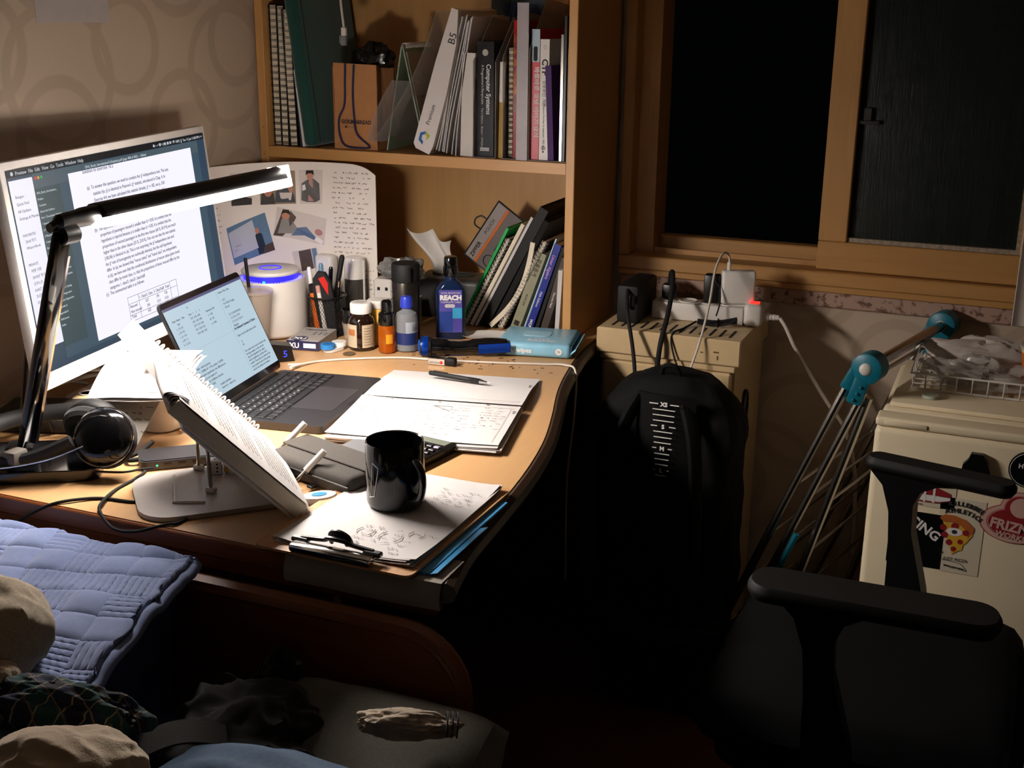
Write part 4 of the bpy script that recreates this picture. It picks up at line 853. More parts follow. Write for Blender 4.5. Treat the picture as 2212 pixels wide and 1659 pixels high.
obj('printed_frame', M().box(-.142, .142, -.018, -.0176, .0150, .0152).box(.136, .1364, -.20, -.02, .0150, .0152).box(-.140, .145, .0185, .0189, .0168, .0172), 'paper_grey', nt_)
txt('8518', .007, 'ink', nt_, (.1415, -.03, .0153), (0, 0, -pi / 2)); txt('8518', .007, 'ink', nt_, (.1415, .14, .0125), (-.04, 0, -pi / 2))
for x in (-.09, .0, .09): obj('punch_hole', M().lathe([(.003, .0153), (.003, .0156)], 12, (x, -.006)), 'paper_grey', nt_)
mp_ = thing('mechanical_pencil', 'black mechanical pencil lying on the note sheets', 'pencil', (-.956, 2.036, .0212), -.10)
PX = Matrix.Rotation(pi / 2, 4, 'Y')
obj('barrel', M().lathe([(.0035, -.072), (.0046, -.070), (.0048, .02), (.0046, .042)], 14, x=PX), 'black_matte', mp_)
for k in range(7): obj('grip_ring', M().lathe([(.0047, .018 + .0035 * k), (.0052, .0195 + .0035 * k), (.0047, .021 + .0035 * k)], 14, x=PX), 'black_plastic', mp_)
obj('tip', M().lathe([(.0046, .0422), (.0016, .058), (.0008, .0585), (.0006, .064)], 12, x=PX), 'chrome', mp_)
obj('clip', M().box(-.062, -.030, -.0012, .0012, .0050, .0062), 'grey_metal', mp_)
cbd = thing('clipboard', 'wooden clipboard with a metal clip and handwritten sheets at the desk end', 'clipboard', (-.778, 1.248, .0012), -.012)
obj('board', M().rrect(.240, .330, .005, .0085, .012, 4, c=(0, .165)), mat('hardboard', 'B98A5C', .55, var=.12, vs=200), cbd)
for k in range(5):
    obj('sheet', sheet(M(), .206, .290, .0090 + .0012 * k, .0008, .006, 20 + k, (.004 + .004 * sin(k * 2.), .165 + .002 * k), .015 * sin(k * 1.9 + .4)), 'paper', cbd, sm=60)
hw = scribble(M(), -.005, .095, .03, .11, .007, .0135, .0004, .5, 31, .0156); hw = scribble(hw, .03, .100, .215, .275, .006, .013, .0004, .6, 32, .0156)
for (x, z_, r) in ((.005, .088, .010), (.045, .085, .013), (.075, .105, .009)):
    for s_ in (-1, 1): hw.tube([(x + s_ * r * .9, z_ - r, .0156), (x + s_ * r * 1.25, z_, .0156), (x + s_ * r * .9, z_ + r, .0156)], .0004, 4, sub=4)
obj('handwriting', hw, 'pencil_ink', cbd, sm=0)['kind'] = 'stuff'
clp = obj('clip_bar', M().cbox(-.062, .062, -.002, .016, .0089, .0215, .004, 2), 'chrome', cbd)
obj('clip_lever', M().tube([(-.055, .022, .022), (-.020, .022, .025), (-.012, .020, .029), (.012, .020, .029), (.020, .022, .025), (.055, .022, .022)], .0035, 8, sub=3), 'black_plastic', cbd)
for x in (-.055, .055): obj('clip_jaw', M().cbox(x - .013, x + .013, .014, .026, .0165, .0235, .002, 1), 'black_plastic', cbd)
obj('lever_loop', M().tube([(-.014, .030, .020), (-.012, .026, .031), (0, .024, .036), (.012, .026, .031), (.014, .030, .020)], .003, 8, sub=4, flat=2.), 'black_plastic', cbd)
fo = solo('file_folder', M().box(-.10, .055, -.06, .20, 0, .0035).grid(lambda u, v: (.055 + .012 * u, -.06 + .16 * v, .002 + .004 * u), 4, 6, .001), mat('folder_blue', '3E8FC4', .35, var=.05), 'blue plastic folder under the right side of the clipboard', 'folder', (-.700, 1.335, .001))
ps_ = solo('loose_sheet', M().grid(lambda u, v: (-.115 + .23 * u, .075 - .125 * v if v < .6 else .0 - .004 * sin(v * 9), (0 if v < .6 else -.09 * (v - .6)) + .001 * sin(u * 7) * v), 16, 20, .0004), 'paper_grey', 'grey loose sheet hanging over the desk edge under the clipboard', 'paper', (-.735, 1.2555, .0008), .02, sm=60)
fo.location.z += .0006
mg = thing('black_mug', 'glossy black mug with thin line drawing on the clipboard papers', 'mug', (-.782, 1.442, .0172))
obj('cup', M().lathe([(.037, 0), (.0405, .002), (.0425, .008), (.0425, .094), (.0415, .0965), (.0395, .095), (.0392, .008), (.001, .006)], 56), 'black_gloss', mg)
ha = radians(-27)
obj('handle', M().tube([Vector((cos(ha) * r, sin(ha) * r, z)) for r, z in ((.040, .074), (.052, .076), (.064, .066), (.067, .048), (.062, .030), (.050, .020), (.040, .020))], .0055, 12, sub=6, flat=1.5), 'black_gloss', mg)
def arc(a, z): return Vector((.0429 * cos(a), .0429 * sin(a), z))
for ln in ([(-1.92, .072), (-1.66, .066), (-1.86, .022), (-2.03, .020), (-1.92, .072)], [(-2.35, .068), (-2.06, .020), (-1.98, .020)], [(-2.42, .062), (-2.12, .019), (-2.0, .0185)]):
    pts = []
    for (a, z), (a2, z2) in zip(ln, ln[1:]): pts += [arc(a + (a2 - a) * t / 8, z + (z2 - z) * t / 8) for t in range(8)]
    obj('line_drawing', M().tube(pts + [arc(*ln[-1])], .0006, 4), 'white_ink', mg)
pc_ = thing('pencil_case', 'black zipped pencil case beside the mug', 'pencil case', (-.945, 1.520, .001), -.30)
obj('case', M().cbox(-.098, .098, -.042, .046, 0, .034, .012, 3), mat('case_fabric', '38332E', .85, var=.12, vs=300, bump=.2, bs=900), pc_, sm=60)
obj('flap', M().cbox(-.099, .099, -.005, .048, .0345, .0375, .0012, 1), 'case_fabric', pc_)
obj('zip', M().rod((-.095, -.0425, .020), (.095, -.0425, .020), .0018, 6), 'black_plastic', pc_)
obj('zip_pull', M().cbox(.015, .028, -.055, -.043, .004, .008, .001), 'black_plastic', pc_)
cc = thing('calculator', 'black scientific calculator lying behind the mug', 'calculator', (-.862, 1.650, .001), -.17)
obj('body', M().cbox(-.040, .040, -.070, .070, 0, .015, .004, 2), 'black_plastic', cc)
ky = mesh(M().cbox(-.0055, .0055, -.004, .004, 0, .003, .001), 'button'); ky.materials.append(mat('calc_key', '2B2A2C', .35, var=.1)); kl = ky.copy(); kl.materials.clear(); kl.materials.append(mat('calc_key_light', '8C8CA4', .35, var=.05))
for r in range(7):
    for c in range(5):
        o = obj('button', kl if (r == 6 and c == 4) or (r == 3 and c > 2) else ky, 'calc_key', cc); o.location = (-.028 + .014 * c, -.058 + .0145 * r, .0152)
obj('display', M().box(-.032, .032, .045, .064, .0150, .0156), mat('lcd', '6E7468', .3, var=.03), cc)
cv = thing('calculator_cover', 'grey slide-on cover lying behind the pencil case', 'cover', (-.945, 1.665, .001), -.14)
obj('shell', M().cbox(-.040, .040, -.066, .066, 0, .010, .003, 2), mat('cover_grey', '5E5E60', .35, var=.05), cv)
# ---------------------------------------------------------------- things along the back of the desk
ck = thing('desk_clock', 'small black clock with a blue glowing digit behind the laptop', 'clock', (-1.388, 2.060, .001), .75)
obj('body', M().prism([(-.030, 0), (.030, 0), (.024, .032), (-.024, .040)], -.014, .022, Matrix.Rotation(pi / 2, 4, 'X')), 'black_plastic', ck)
txt('5', .020, glow('led_blue', '2A3CFF', 3.), ck, (.006, -.0226, .010), FRONT)
ap = thing('air_purifier', 'white cylindrical air purifier with a glowing blue ring', 'air purifier', (-1.525, 2.248, .001))
obj('body', M().lathe([(.070, .0), (.078, .006), (.079, .010), (.0765, .122), (.0750, .127), (.0715, .127), (.0695, .116), (.001, .115)], 64), 'white_plastic', ap, sm=50)
obj('base_ring', M().lathe([(.066, -.0008), (.0715, -.0005), (.0715, .003)], 48), 'black_plastic', ap)
obj('light_ring', M().lathe([(.0560, .1155), (.0585, .117), (.0585, .136), (.0560, .1365)], 64), glow('ring_blue', '2018FF', 3.2), ap)
for i in range(60):
    a = 2 * pi * i / 60
    if i == 0: fin = mesh(M().box(.0605, .0690, -.0007, .0007, .1165, .1270), 'grille_fin'); fin.materials.append(mat('fin_white', 'C8C4D8', .3, var=.02))
    o = obj('grille_fin', fin, 'fin_white', ap); o.rotation_euler = (0, 0, a)
obj('lid', M().lathe([(.058, .1368), (.063, .1385), (.0645, .141), (.0645, .145), (.062, .1472), (.001, .148)], 64), 'white_plastic', ap, sm=50)
obj('lid_ring', M().tube([(.024 * cos(a), .024 * sin(a), .1481) for a in [2 * pi * i / 40 for i in range(40)]], .0013, 6, True), 'ring_blue', ap)
obj('indicator', M().ball((.020, -.0575, .1265), .0028, 8, 6), glow('ring_cyan', '20D0FF', 6.), ap)
pcu = thing('plastic_cup', 'clear plastic takeaway cup with a domed lid and black straw', 'cup', (-1.492, 2.130, .001))
mat('cup_clear', 'C9B8A6', .08, alpha=.30, var=.03)
obj('cup_wall', M().lathe([(.026, 0), (.030, .004), (.042, .115), (.0435, .118), (.0420, .118), (.0295, .005), (.001, .004)], 40), 'cup_clear', pcu)
obj('lid', M().lathe([(.0440, .1195), (.0445, .123), (.040, .126), (.036, .1245), (.020, .1275), (.001, .128)], 40), 'cup_clear', pcu)
obj('coffee_rest', M().lathe([(.028, .0052), (.0295, .02), (.001, .0205)], 32), mat('coffee', '6E5640', .2, var=.1), pcu)
obj('straw', M().rod((-.004, .004, .022), (-.022, .010, .190), .0038, 10), 'black_plastic', pcu)
# pen cup
pn = thing('pen_cup', 'black wire mesh pen cup standing beside the air purifier', 'pen cup', (-1.408, 2.291, .001))
pcm = M(); nR, nZ = 44, 26
for i in range(nR):
    for s_ in (1, -1):
        pcm.tube([(.0425 * cos(2 * pi * (i + s_ * t * 8.5) / nR), .0425 * sin(2 * pi * (i + s_ * t * 8.5) / nR), .003 + .085 * t) for t in [k / 10 for k in range(11)]], .00045, 4)
wm_ = obj('wire_mesh', pcm, 'black_plastic', pn, sm=0); wm_['kind'] = 'stuff'
obj('rim', M().tube([(.043 * cos(a), .043 * sin(a), .088) for a in [2 * pi * i / 40 for i in range(40)]], .0022, 8, True), 'black_plastic', pn)
obj('bottom', M().lathe([(.001, 0), (.043, 0), (.043, .003), (.001, .003)], 40), 'black_plastic', pn)
def pen(label, base, tip, r, m_, capm=None, capl=.3, cat='pen', name='pen', tipm=None):
    b, t = Vector(base), Vector(tip); o = thing(name, label, cat, (-1.408, 2.291, .001), group='pens in the mesh cup')
    mid = t.lerp(b, capl); obj('barrel', M().rod(b, mid, r, 12), m_, o)
    obj('cap', M().tube([mid, mid.lerp(t, .9), t], [r * 1.1, r * 1.1, r * .7], 12), capm or m_, o)
    return o
mat('orange_pen', 'E06A1C', .35, var=.04); mat('green_pen', '1F7A38', .3, var=.05); mat('red_pen', 'C8231E', .35, var=.04); mat('pen_blue', '5A88A8', .25, alpha=.7, var=.04)
pen('white pen with a clip at the left side of the mesh cup', (-.02, -.012, .006), (-.040, -.006, .150), .0048, 'white_gloss', 'white_gloss')
pen('green pen standing upright in the mesh cup', (-.012, .0, .006), (-.016, .006, .158), .0050, 'green_pen', 'pen_blue', .35)
pen('orange highlighter leaning at the front of the mesh cup', (-.008, -.026, .006), (-.020, -.028, .118), .0075, 'orange_pen', 'black_plastic', .18, 'highlighter', 'highlighter')
pen('white marker leaning right of the orange highlighter', (.012, -.028, .006), (-.004, -.030, .116), .0050, 'white_plastic', mat('pinkcap', 'C08A80', .5, var=.03), .15)
pen('black marker sticking far out of the mesh cup', (.0, .01, .006), (.032, .02, .178), .0055, 'black_plastic', 'black_matte')
pen('thin black pen with a silver clip at the right of the mesh cup', (.02, .0, .006), (.036, -.004, .125), .0045, 'black_plastic', 'chrome', .12)
pen('dark pen with a ring at the back of the mesh cup', (-.004, .012, .006), (.004, .016, .150), .0045, 'black_plastic', 'black_gloss')
stp = thing('stapler', 'black and red stapler standing in the mesh cup', 'stapler', (-1.396, 2.274, .016), (0, -.12, .35))
obj('body', M().prism([(-.016, 0), (.020, 0), (.024, .06), (.022, .105), (.012, .128), (-.004, .132), (-.016, .118), (-.020, .07)], -.009, .009, FX), 'black_matte', stp)
obj('button', M().prism([(-.003, .118), (.010, .121), (.017, .105), (.014, .078), (.004, .100)], -.0095, .0098, FX), 'red_pen', stp)
# bottles behind the pen cup
gt = thing('tumbler', 'dark grey tumbler with a white top behind the pen cup', 'tumbler', (-1.400, 2.405, .001))
obj('body', M().lathe([(.022, 0), (.0245, .003), (.0245, .104), (.0225, .106)], 36), mat('smoke_grey', '4C4844', .25, .2, var=.06), gt)
obj('top', M().lathe([(.0242, .1062), (.0242, .150), (.022, .155), (.001, .156)], 36), 'white_gloss', gt)
obj('label_frame', M().tube([(.0248 * cos(a), .0248 * sin(a), z) for a, z in ((-.75, .03), (-.75, .088), (-.25, .088), (-.25, .03))], .0005, 5, True), 'chrome', gt)
obj('straw_clip', M().rod((.0255, -.004, .02), (.0262, -.004, .150), .0022, 8), 'white_plastic', gt)
ws = thing('steriliser_case', 'white rounded plastic case standing behind the pens', 'case', (-1.470, 2.395, .001))
obj('body', M().cbox(-.024, .024, -.016, .016, 0, .158, .010, 3), 'white_plastic', ws)
obj('relief', M().cbox(-.016, .010, -.0168, -.016, .128, .146, .0003, 1), 'white_gloss', ws)
vj = thing('vitamin_jar', 'brown glass vitamin jar with a white cap and paper label', 'jar', (-1.274, 2.209, .001))
obj('glass', M().lathe([(.025, 0), (.0282, .004), (.0285, .062), (.026, .070), (.0195, .076), (.0195, .080)], 40), mat('brown_glass', '1E100A', .1, var=.1, coat=.4), vj)
obj('cap', M().lathe([(.0225, .0802), (.0232, .083), (.0232, .100), (.0215, .1025), (.001, .103)], 40), 'white_gloss', vj)
for i in range(5): obj('cap_mark', M().box(-.012 + .005 * i, -.0105 + .005 * i, -.012, .010, .1031, .1034), 'paper_grey', vj)
ja = math.atan2(-2.209, 1.274)
def band(r, a0, a1, z0, z1, n=16): return M().grid(lambda u, v: (r * cos(a0 + (a1 - a0) * u), r * sin(a0 + (a1 - a0) * u), z0 + (z1 - z0) * v), n, 2)
obj('label', band(.0289, ja - 1.5, ja - .35, .008, .058), mat('label_tan', 'B8A88E', .5, var=.08), vj); obj('label', band(.0289, ja + .05, ja + 1.4, .008, .058), 'label_tan', vj)
lb = M()
for k in range(7): o_ = band(.0291, ja + .18, ja + .95 - .1 * (k % 3), .050 - .006 * k, .0508 - .006 * k, 8); lb.add(o_.v, o_.f)
o_ = band(.0291, ja - 1.2, ja - .5, .034, .048); lb2 = M().add(o_.v, o_.f)
obj('label_print', lb, 'ink', vj)['kind'] = 'stuff'; obj('label_picture', lb2, mat('label_orange', 'A8683C', .5, var=.1), vj)
wj = thing('pill_bottle', 'white capped bottle with a yellow label behind the brown jar', 'bottle', (-1.262, 2.262, .001))
obj('body', M().lathe([(.020, 0), (.0225, .003), (.0225, .078), (.020, .082)], 32), mat('yellow_label', 'D9A93C', .5, var=.12), wj)
obj('cap', M().lathe([(.0228, .0822), (.0232, .085), (.0232, .096), (.021, .099), (.001, .0995)], 32), 'white_plastic', wj)
ob = thing('spray_bottle', 'orange hair oil bottle with a black pump cap', 'bottle', (-1.211, 2.207, .001))
obj('bottle', M().lathe([(.015, 0), (.0178, .003), (.0182, .052), (.0165, .060)], 32), mat('orange_oil', 'C8640A', .1, trans=.55, var=.12, vs=60), ob)
obj('collar', M().lathe([(.0168, .0602), (.0172, .063), (.0168, .085), (.0145, .0875)], 32), 'black_gloss', ob)
obj('pump_cap', M().lathe([(.0115, .0877), (.0118, .090), (.0112, .110), (.008, .1135), (.001, .114)], 28), 'black_gloss', ob)
oa = math.atan2(-2.207, 1.211)
obj('label', band(.0184, oa - .1, oa + .75, .022, .042), mat('label_amber', 'E0961E', .4, var=.05), ob)
cb_ = thing('clear_bottle', 'clear bottle of blue-labelled lotion with a blue flip cap', 'bottle', (-1.180, 2.240, .001))
obj('bottle', M().lathe([(.020, 0), (.0238, .003), (.0238, .072), (.021, .082), (.010, .089), (.010, .093)], 36), mat('clear_plastic', 'AEB2B8', .08, trans=.6, var=.04), cb_)
obj('cap', M().lathe([(.0118, .0932), (.0138, .095), (.0130, .112), (.011, .118), (.001, .119)], 28), mat('cap_blue', '2A3AB0', .3, var=.04), cb_)
ca = math.atan2(-2.24, 1.18)
obj('label', band(.0241, ca - 1.4, ca + 1.4, .016, .042), mat('label_navy', '1E2C60', .4, var=.06), cb_); obj('label', band(.0241, ca - .1, ca + 1.4, .042, .066), mat('label_silver', '9AA0AC', .4, var=.04), cb_)
lbm = M()
for k in range(9): o_ = band(.0243, ca + .55 + .08 * k, ca + .58 + .08 * k, .046, .062 - .005 * (k % 3), 2); lbm.add(o_.v, o_.f)
obj('label_print', lbm, 'ink', cb_)['kind'] = 'stuff'
tm = thing('thermos', 'tall dark grey vacuum flask with a black lid', 'flask', (-1.219, 2.312, .001))
obj('body', M().lathe([(.029, 0), (.0305, .003), (.0305, .132), (.0295, .134)], 44), mat('gunmetal', '3A3530', .3, .7, var=.06), tm)
obj('lid', M().lathe([(.0308, .1342), (.0312, .137), (.0312, .170), (.029, .174), (.001, .175)], 44), 'black_matte', tm)
obj('lid_tab', M().cbox(.021, .027, -.026, -.018, .138, .168, .001), 'black_gloss', tm)
txt('LOCK&LOCK', .014, mat('silver_print', 'A8A29A', .4, .5), tm, (-.018, -.0265, .035), (Matrix.Rotation(-.55, 3, 'Z') @ Matrix.Rotation(pi / 2, 3, 'X') @ Matrix.Rotation(pi / 2, 3, 'Z')).to_4x4())
for i, (x, y, lbl) in enumerate(((-1.330, 2.262, 'small black-topped glass behind the brown jar'),)):
    gs_ = thing('shot_glass', lbl, 'glass', (x, y, .001))
    obj('glass', M().lathe([(.014, 0), (.016, .003), (.020, .040), (.018, .040), (.014, .006), (.001, .006)], 28), 'cup_clear', gs_)
    obj('black_cup', M().lathe([(.017, .036), (.0175, .038), (.021, .070), (.019, .070), (.015, .040), (.001, .040)], 28), 'black_gloss', gs_)
xb = thing('lens_box', 'small grey and navy contact lens box with white lettering', 'box', (-1.390, 2.196, .001), .18)
obj('carton', M().cbox(-.036, .036, -.056, .056, 0, .022, .001), mat('carton_grey', '9A948E', .5, var=.08), xb)
obj('navy_end', M().box(-.0362, .0362, -.0566, -.056, .001, .021), mat('navy_print', '23254A', .5, var=.05), xb)
obj('navy_oval', M().lathe([(.018, .0221), (.018, .0224)], 24, (-.012, -.040)), 'navy_print', xb)
txt('XU', .020, 'white_ink', xb, (-.026, -.047, .0226), (0, 0, 0), bold=.0006); txt('XU', .016, 'white_ink', xb, (-.030, -.0568, .005), FRONT, bold=.0005); txt('TENDER', .014, 'navy_print', xb, (-.030, .030, .0223), (0, 0, 0)); txt('\u2316 \u2316 \u2316\n\u2316 \u2316 \u2316', .012, 'navy_print', xb, (.0, .008, .0223), (0, 0, 0))
obj('barcode', M().box(.002, .030, -.0568, -.0565, .006, .016), 'white_ink', xb)
lc = thing('lens_case', 'contact lens case with one blue and one white screw cap', 'lens case', (-1.322, 2.172, .001), 1.30)
def ribbed(r, h, x): return M().prism([(x + (r + (.0006 if i % 2 else 0)) * cos(2 * pi * i / 40), (r + (.0006 if i % 2 else 0)) * sin(2 * pi * i / 40)) for i in range(40)], .007, .007 + h)
obj('tray', M().rrect(.052, .030, 0, .007, .0145, 5), 'white_plastic', lc)
obj('blue_cap', ribbed(.0152, .010, -.0165), mat('cap_skyblue', '2C7FC4', .4, var=.05), lc); obj('white_cap', ribbed(.0152, .009, .0165), 'white_gloss', lc)
obj('cap_well', M().lathe([(.011, .0172), (.011, .0175)], 24, (-.0165, 0)), mat('cap_skydark', '1E5E9A', .5, var=.05), lc)
solo('coin', M().lathe([(.0128, 0), (.0132, .0005), (.0132, .0014), (.0125, .0019), (.001, .0019)], 36), mat('coin_metal', '8C7A64', .35, .9, var=.15, vs=400), 'silver coin lying on the desk in front of the lens case', 'coin', (-1.276, 2.158, .001))
# mouthwash
mw = thing('mouthwash_bottle', 'blue mouthwash bottle with a black cap and violet label', 'bottle', (-1.140, 2.375, .001), .45)
obj('bottle', M().loft([(.062, .032, .010, 0), (.067, .036, .012, .004), (.064, .036, .012, .05), (.067, .036, .012, .100), (.064, .036, .012, .113), (.044, .032, .012, .126), (.028, .026, .0125, .132), (.027, .0265, .013, .1338)]), mat('mouthwash', '1B2E52', .1, trans=.35, var=.08), mw, sm=30)
obj('neck', M().lathe([(.0135, .1342), (.0135, .142)], 24), 'mouthwash', mw)
obj('cap', M().lathe([(.0165, .1422), (.0170, .144), (.0165, .162), (.0150, .164), (.0150, .181), (.013, .184), (.001, .185)], 28), 'black_gloss', mw)
fy = -.0182
obj('label', M().cbox(-.025, .025, fy - .0004, fy + .0006, .016, .112, .0001), mat('label_violet', '50489A', .4, var=.2, vs=30), mw)
obj('label_patch', M().box(.004, .025, fy - .0009, fy - .0006, .048, .072), mat('label_cyan', '3A9CC8', .4, var=.1), mw)
obj('label_patch', M().box(-.025, .004, fy - .0009, fy - .0006, .018, .064), mat('label_deep', '28408C', .4, var=.1), mw)
txt('REACH', .0150, 'white_ink', mw, (0, fy - .0012, .090), FRONT, 'CENTER', bold=.0009)
txt('COMPLETE CARE', .0058, 'white_ink', mw, (0, fy - .0012, .083), FRONT, 'CENTER')
obj('badge', M().rrect(.022, .007, -fy + .0006, -fy + .0012, .003, 4, c=(-.002, .0765), x=FX), 'white_ink', mw); txt('STRONG', .0050, 'ink', mw, (-.002, fy - .0015, .0748), FRONT, 'CENTER')
txt('TOTAL PROTECTION', .0045, 'white_ink', mw, (0, fy - .0012, .104), FRONT, 'CENTER')
# shaver, wipes, flash drive, charging cable
sh = thing('electric_shaver', 'black and blue electric shaver lying in front of the leaning books', 'shaver', (-1.040, 2.255, .021), .43)
SP = [(-.080, 0, .001), (-.062, 0, .000), (-.030, 0, -.003), (.010, 0, .0), (.050, 0, .002), (.082, 0, .0)]
obj('handle', M().tube(SP, [.0175, .0185, .0150, .0140, .0165, .0170, .0165, .013], 18, sub=5), 'black_gloss', sh, sm=60)
obj('head', M().lathe([(.012, -.106), (.0195, -.102), (.0215, -.092), (.0205, -.080), (.017, -.078)], 28, x=PX), 'black_plastic', sh)
obj('blue_ring', M().lathe([(.0215, -.100), (.0222, -.096), (.0222, -.090), (.0215, -.086)], 28, x=PX), mat('metal_blue', '0E3FA8', .2, .6, var=.05), sh)
obj('foil', M().lathe([(.001, -.1075), (.013, -.107), (.0165, -.1035), (.012, -.1025)], 24, x=PX), mat('foil_blue', '1E62C8', .25, .5, var=.05), sh)
obj('grip_inlay', M().grid(lambda u, v: (.020 + .068 * u, -.0172 - .0008 * sin(pi * v), -.010 + .020 * v + .004 * (u - .5)), 10, 5, .002), 'metal_blue', sh)
wp = thing('wet_wipes', 'light blue packet of wet wipes at the right corner of the desk', 'wipes packet', (-.925, 2.368, .0012), .20)
mat('wipe_blue', '86BAD2', .3, var=.06, vs=40, bump=.25, bs=60)
obj('packet', M().cbox(-.082, .080, -.072, .075, 0, .030, .009, 3), 'wipe_blue', wp, sm=60)
obj('end_seal', M().grid(lambda u, v: (.079 + .012 * v, -.068 + .138 * u, .006 + .018 * (u * 0 + .5) + (.0016 if int(u * 40) % 2 else -.0016) * (1 - v * .3) + .010 * (v - .5)), 80, 3, .001), 'wipe_blue', wp)
pl = M()
for k in range(18): pl.box(.0785, .0815, -.066 + .0075 * k, -.063 + .0075 * k, .004, .026)
pleat = obj('pleats', pl, mat('wipe_dark', '2A5A74', .4, var=.1), wp, sm=0); pleat['kind'] = 'stuff'
obj('peel_lid', M().rrect(.060, .040, .0301, .0312, .012, 5, c=(-.005, .010)), mat('lid_blue', '9ECADC', .3, var=.04), wp)
txt('Kitchen', .022, 'white_ink', wp, (-.018, -.050, .0305), (0, 0, 0), sx=.9, bold=.0005); txt('cleaning', .010, 'white_ink', wp, (-.005, -.028, .0305), (0, 0, 0))
txt('XLX  wipes', .014, 'white_ink', wp, (-.070, -.0726, .010), FRONT, bold=.0004); obj('round_mark', M().lathe([(.007, .0722), (.007, .0728)], 20, (.055, .015), x=FX), 'white_ink', wp); txt('70', .007, 'navy_print', wp, (.051, -.0732, .0125), FRONT)
fd = thing('flash_drive', 'silver and black flash drive lying on the charging cable', 'flash drive', (-1.060, 2.168, .001), .10)
obj('metal_case', M().cbox(-.030, .008, -.008, .008, 0, .015, .0015), 'chrome', fd); obj('cap', M().cbox(.0082, .030, -.009, .009, 0, .0165, .004, 2), 'black_matte', fd)
obj('label', M().box(-.026, -.004, -.0083, -.008, .003, .0075), 'paper_grey', fd); obj('red_mark', M().lathe([(.0035, .0081), (.0035, .0085)], 14, (.0, .006), x=FX), 'red_pen', fd)
cable([(-1.330, 2.008, .0105), (-1.318, 2.032, .006), (-1.300, 2.078, .0028), (-1.248, 2.122, .0028), (-1.164, 2.171, .0028), (-1.10, 2.187, .0028), (-1.043, 2.200, .0028), (-.953, 2.225, .0028), (-.868, 2.254, .0028), (-.825, 2.262, .004), (-.795, 2.245, -.004), (-.780, 2.20, -.08), (-.785, 2.18, -.22), (-.79, 2.20, -.45)], .0024, 'cable_white', 'white charging cable running from the laptop across the desk and over its edge')
solo('charging_plug', M().tube([(-1.318, 1.998, .0085), (-1.318, 2.015, .0085), (-1.316, 2.026, .0075)], [.0032, .0035, .0028], 10), 'white_gloss', 'white charging plug at the hinge side of the laptop', 'plug')
crum = M(); rc = random.Random(5)
for k in range(46):
    x, y = -1.02 + rc.gauss(0, .075), 2.215 + rc.gauss(0, .022); a = rc.random() * 6; l = .0015 + .004 * rc.random()
    crum.box(-l, l, -.0006, .0006, 0, .0008, Matrix.Translation((x, y, .0003)) @ Matrix.Rotation(a, 4, 'Z'))
cr_ = solo('crumbs', crum, mat('crumb', '3A2418', .9, var=.2), 'scatter of tiny dark crumbs on the desk in front of the shaver', 'crumbs', sm=0); cr_['kind'] = 'stuff'
# ---------------------------------------------------------------- curved white card with photo prints
CP = smooth([(-1.672, 2.235, 0), (-1.628, 2.315, 0), (-1.56, 2.382, 0), (-1.47, 2.423, 0), (-1.36, 2.440, 0)], 20)
CA = [0.]
for a, b in zip(CP, CP[1:]): CA.append(CA[-1] + (b - a).length)
def cpos(a, z, off=0.):
    a = max(0., min(CA[-1] - 1e-6, a)); i = next(k for k in range(len(CA) - 1) if CA[k + 1] > a)
    t = (a - CA[i]) / (CA[i + 1] - CA[i]); p = CP[i].lerp(CP[i + 1], t); d = (CP[min(i + 2, len(CP) - 1)] - CP[max(i - 1, 0)]).normalized()
    return (p.x + d.y * off, p.y - d.x * off, z)
card = thing('message_card', 'large curved white card with photo prints and handwriting behind the air purifier', 'card', (0, 0, .001))
def ctop(u): return .362 + .004 * sin(pi * u) - .022 * max(0, (u - .80) / .20) ** 3
obj('card_sheet', M().grid(lambda u, v: cpos(u * CA[-1], v * ctop(u), .0), 44, 16, .0025), mat('card_white', 'E6DDD4', .55, var=.02, vs=15), card, sm=60)
def quad(c, off, m_, name, par, cells=None, n=6):
    """a print pasted on the card; corners given as (arc, height): top left, top right, bottom right, bottom left"""
    def fn(u, v):
        a = [c[3][k] * (1 - u) * (1 - v) + c[2][k] * u * (1 - v) + c[1][k] * u * v + c[0][k] * (1 - u) * v for k in (0, 1)]
        return cpos(a[0], a[1], off)
    return obj(name, M().grid(fn, n, n), m_, par, sm=60), c
def inpoly(c, pts, off, m_, name, par):
    out = []
    for (u, v) in pts:
        a = [c[3][k] * (1 - u) * (1 - v) + c[2][k] * u * (1 - v) + c[1][k] * u * v + c[0][k] * (1 - u) * v for k in (0, 1)]
        out.append(cpos(a[0], a[1], off))
    obj(name, M().add(out, [tuple(range(len(out)))]), m_, par, sm=0)
mat('ph_wall', 'CFC4BC', .4, var=.04); mat('ph_tan', '8A7350', .4, var=.08); mat('ph_jacket', '4A4644', .4, var=.08); mat('ph_pink', 'B07A74', .4, var=.05); mat('ph_face', 'B57A60', .4, var=.06)
mat('ph_blue', '5C7A96', .4, var=.05); mat('ph_screen', 'B4B8C4', .4, var=.03); mat('ph_navy', '1C2A3C', .4, var=.08); mat('ph_grey', '84807C', .4, var=.08); mat('ph_jean', '4A6488', .4, var=.06); mat('ph_brown', '4A3A30', .4, var=.1); mat('ph_stripe', '3A3634', .4); mat('ph_cap', 'C9B090', .4, var=.04)
def ov(cx, cy, rx, ry, n=14): return [(cx + rx * cos(2 * pi * i / n), cy + ry * sin(2 * pi * i / n)) for i in range(n)]
p, c = quad([(.056, .345), (.108, .345), (.105, .272), (.056, .272)], .0006, 'ph_wall', 'photo_print', card)
inpoly(c, ov(.5, .42, .36, .30), .0012, 'ph_face', 'figure', p); inpoly(c, [(.0, 0), (1, 0), (1, .2), (.6, .26), (.3, .24), (0, .16)], .0016, 'ph_stripe', 'figure_coat', p)
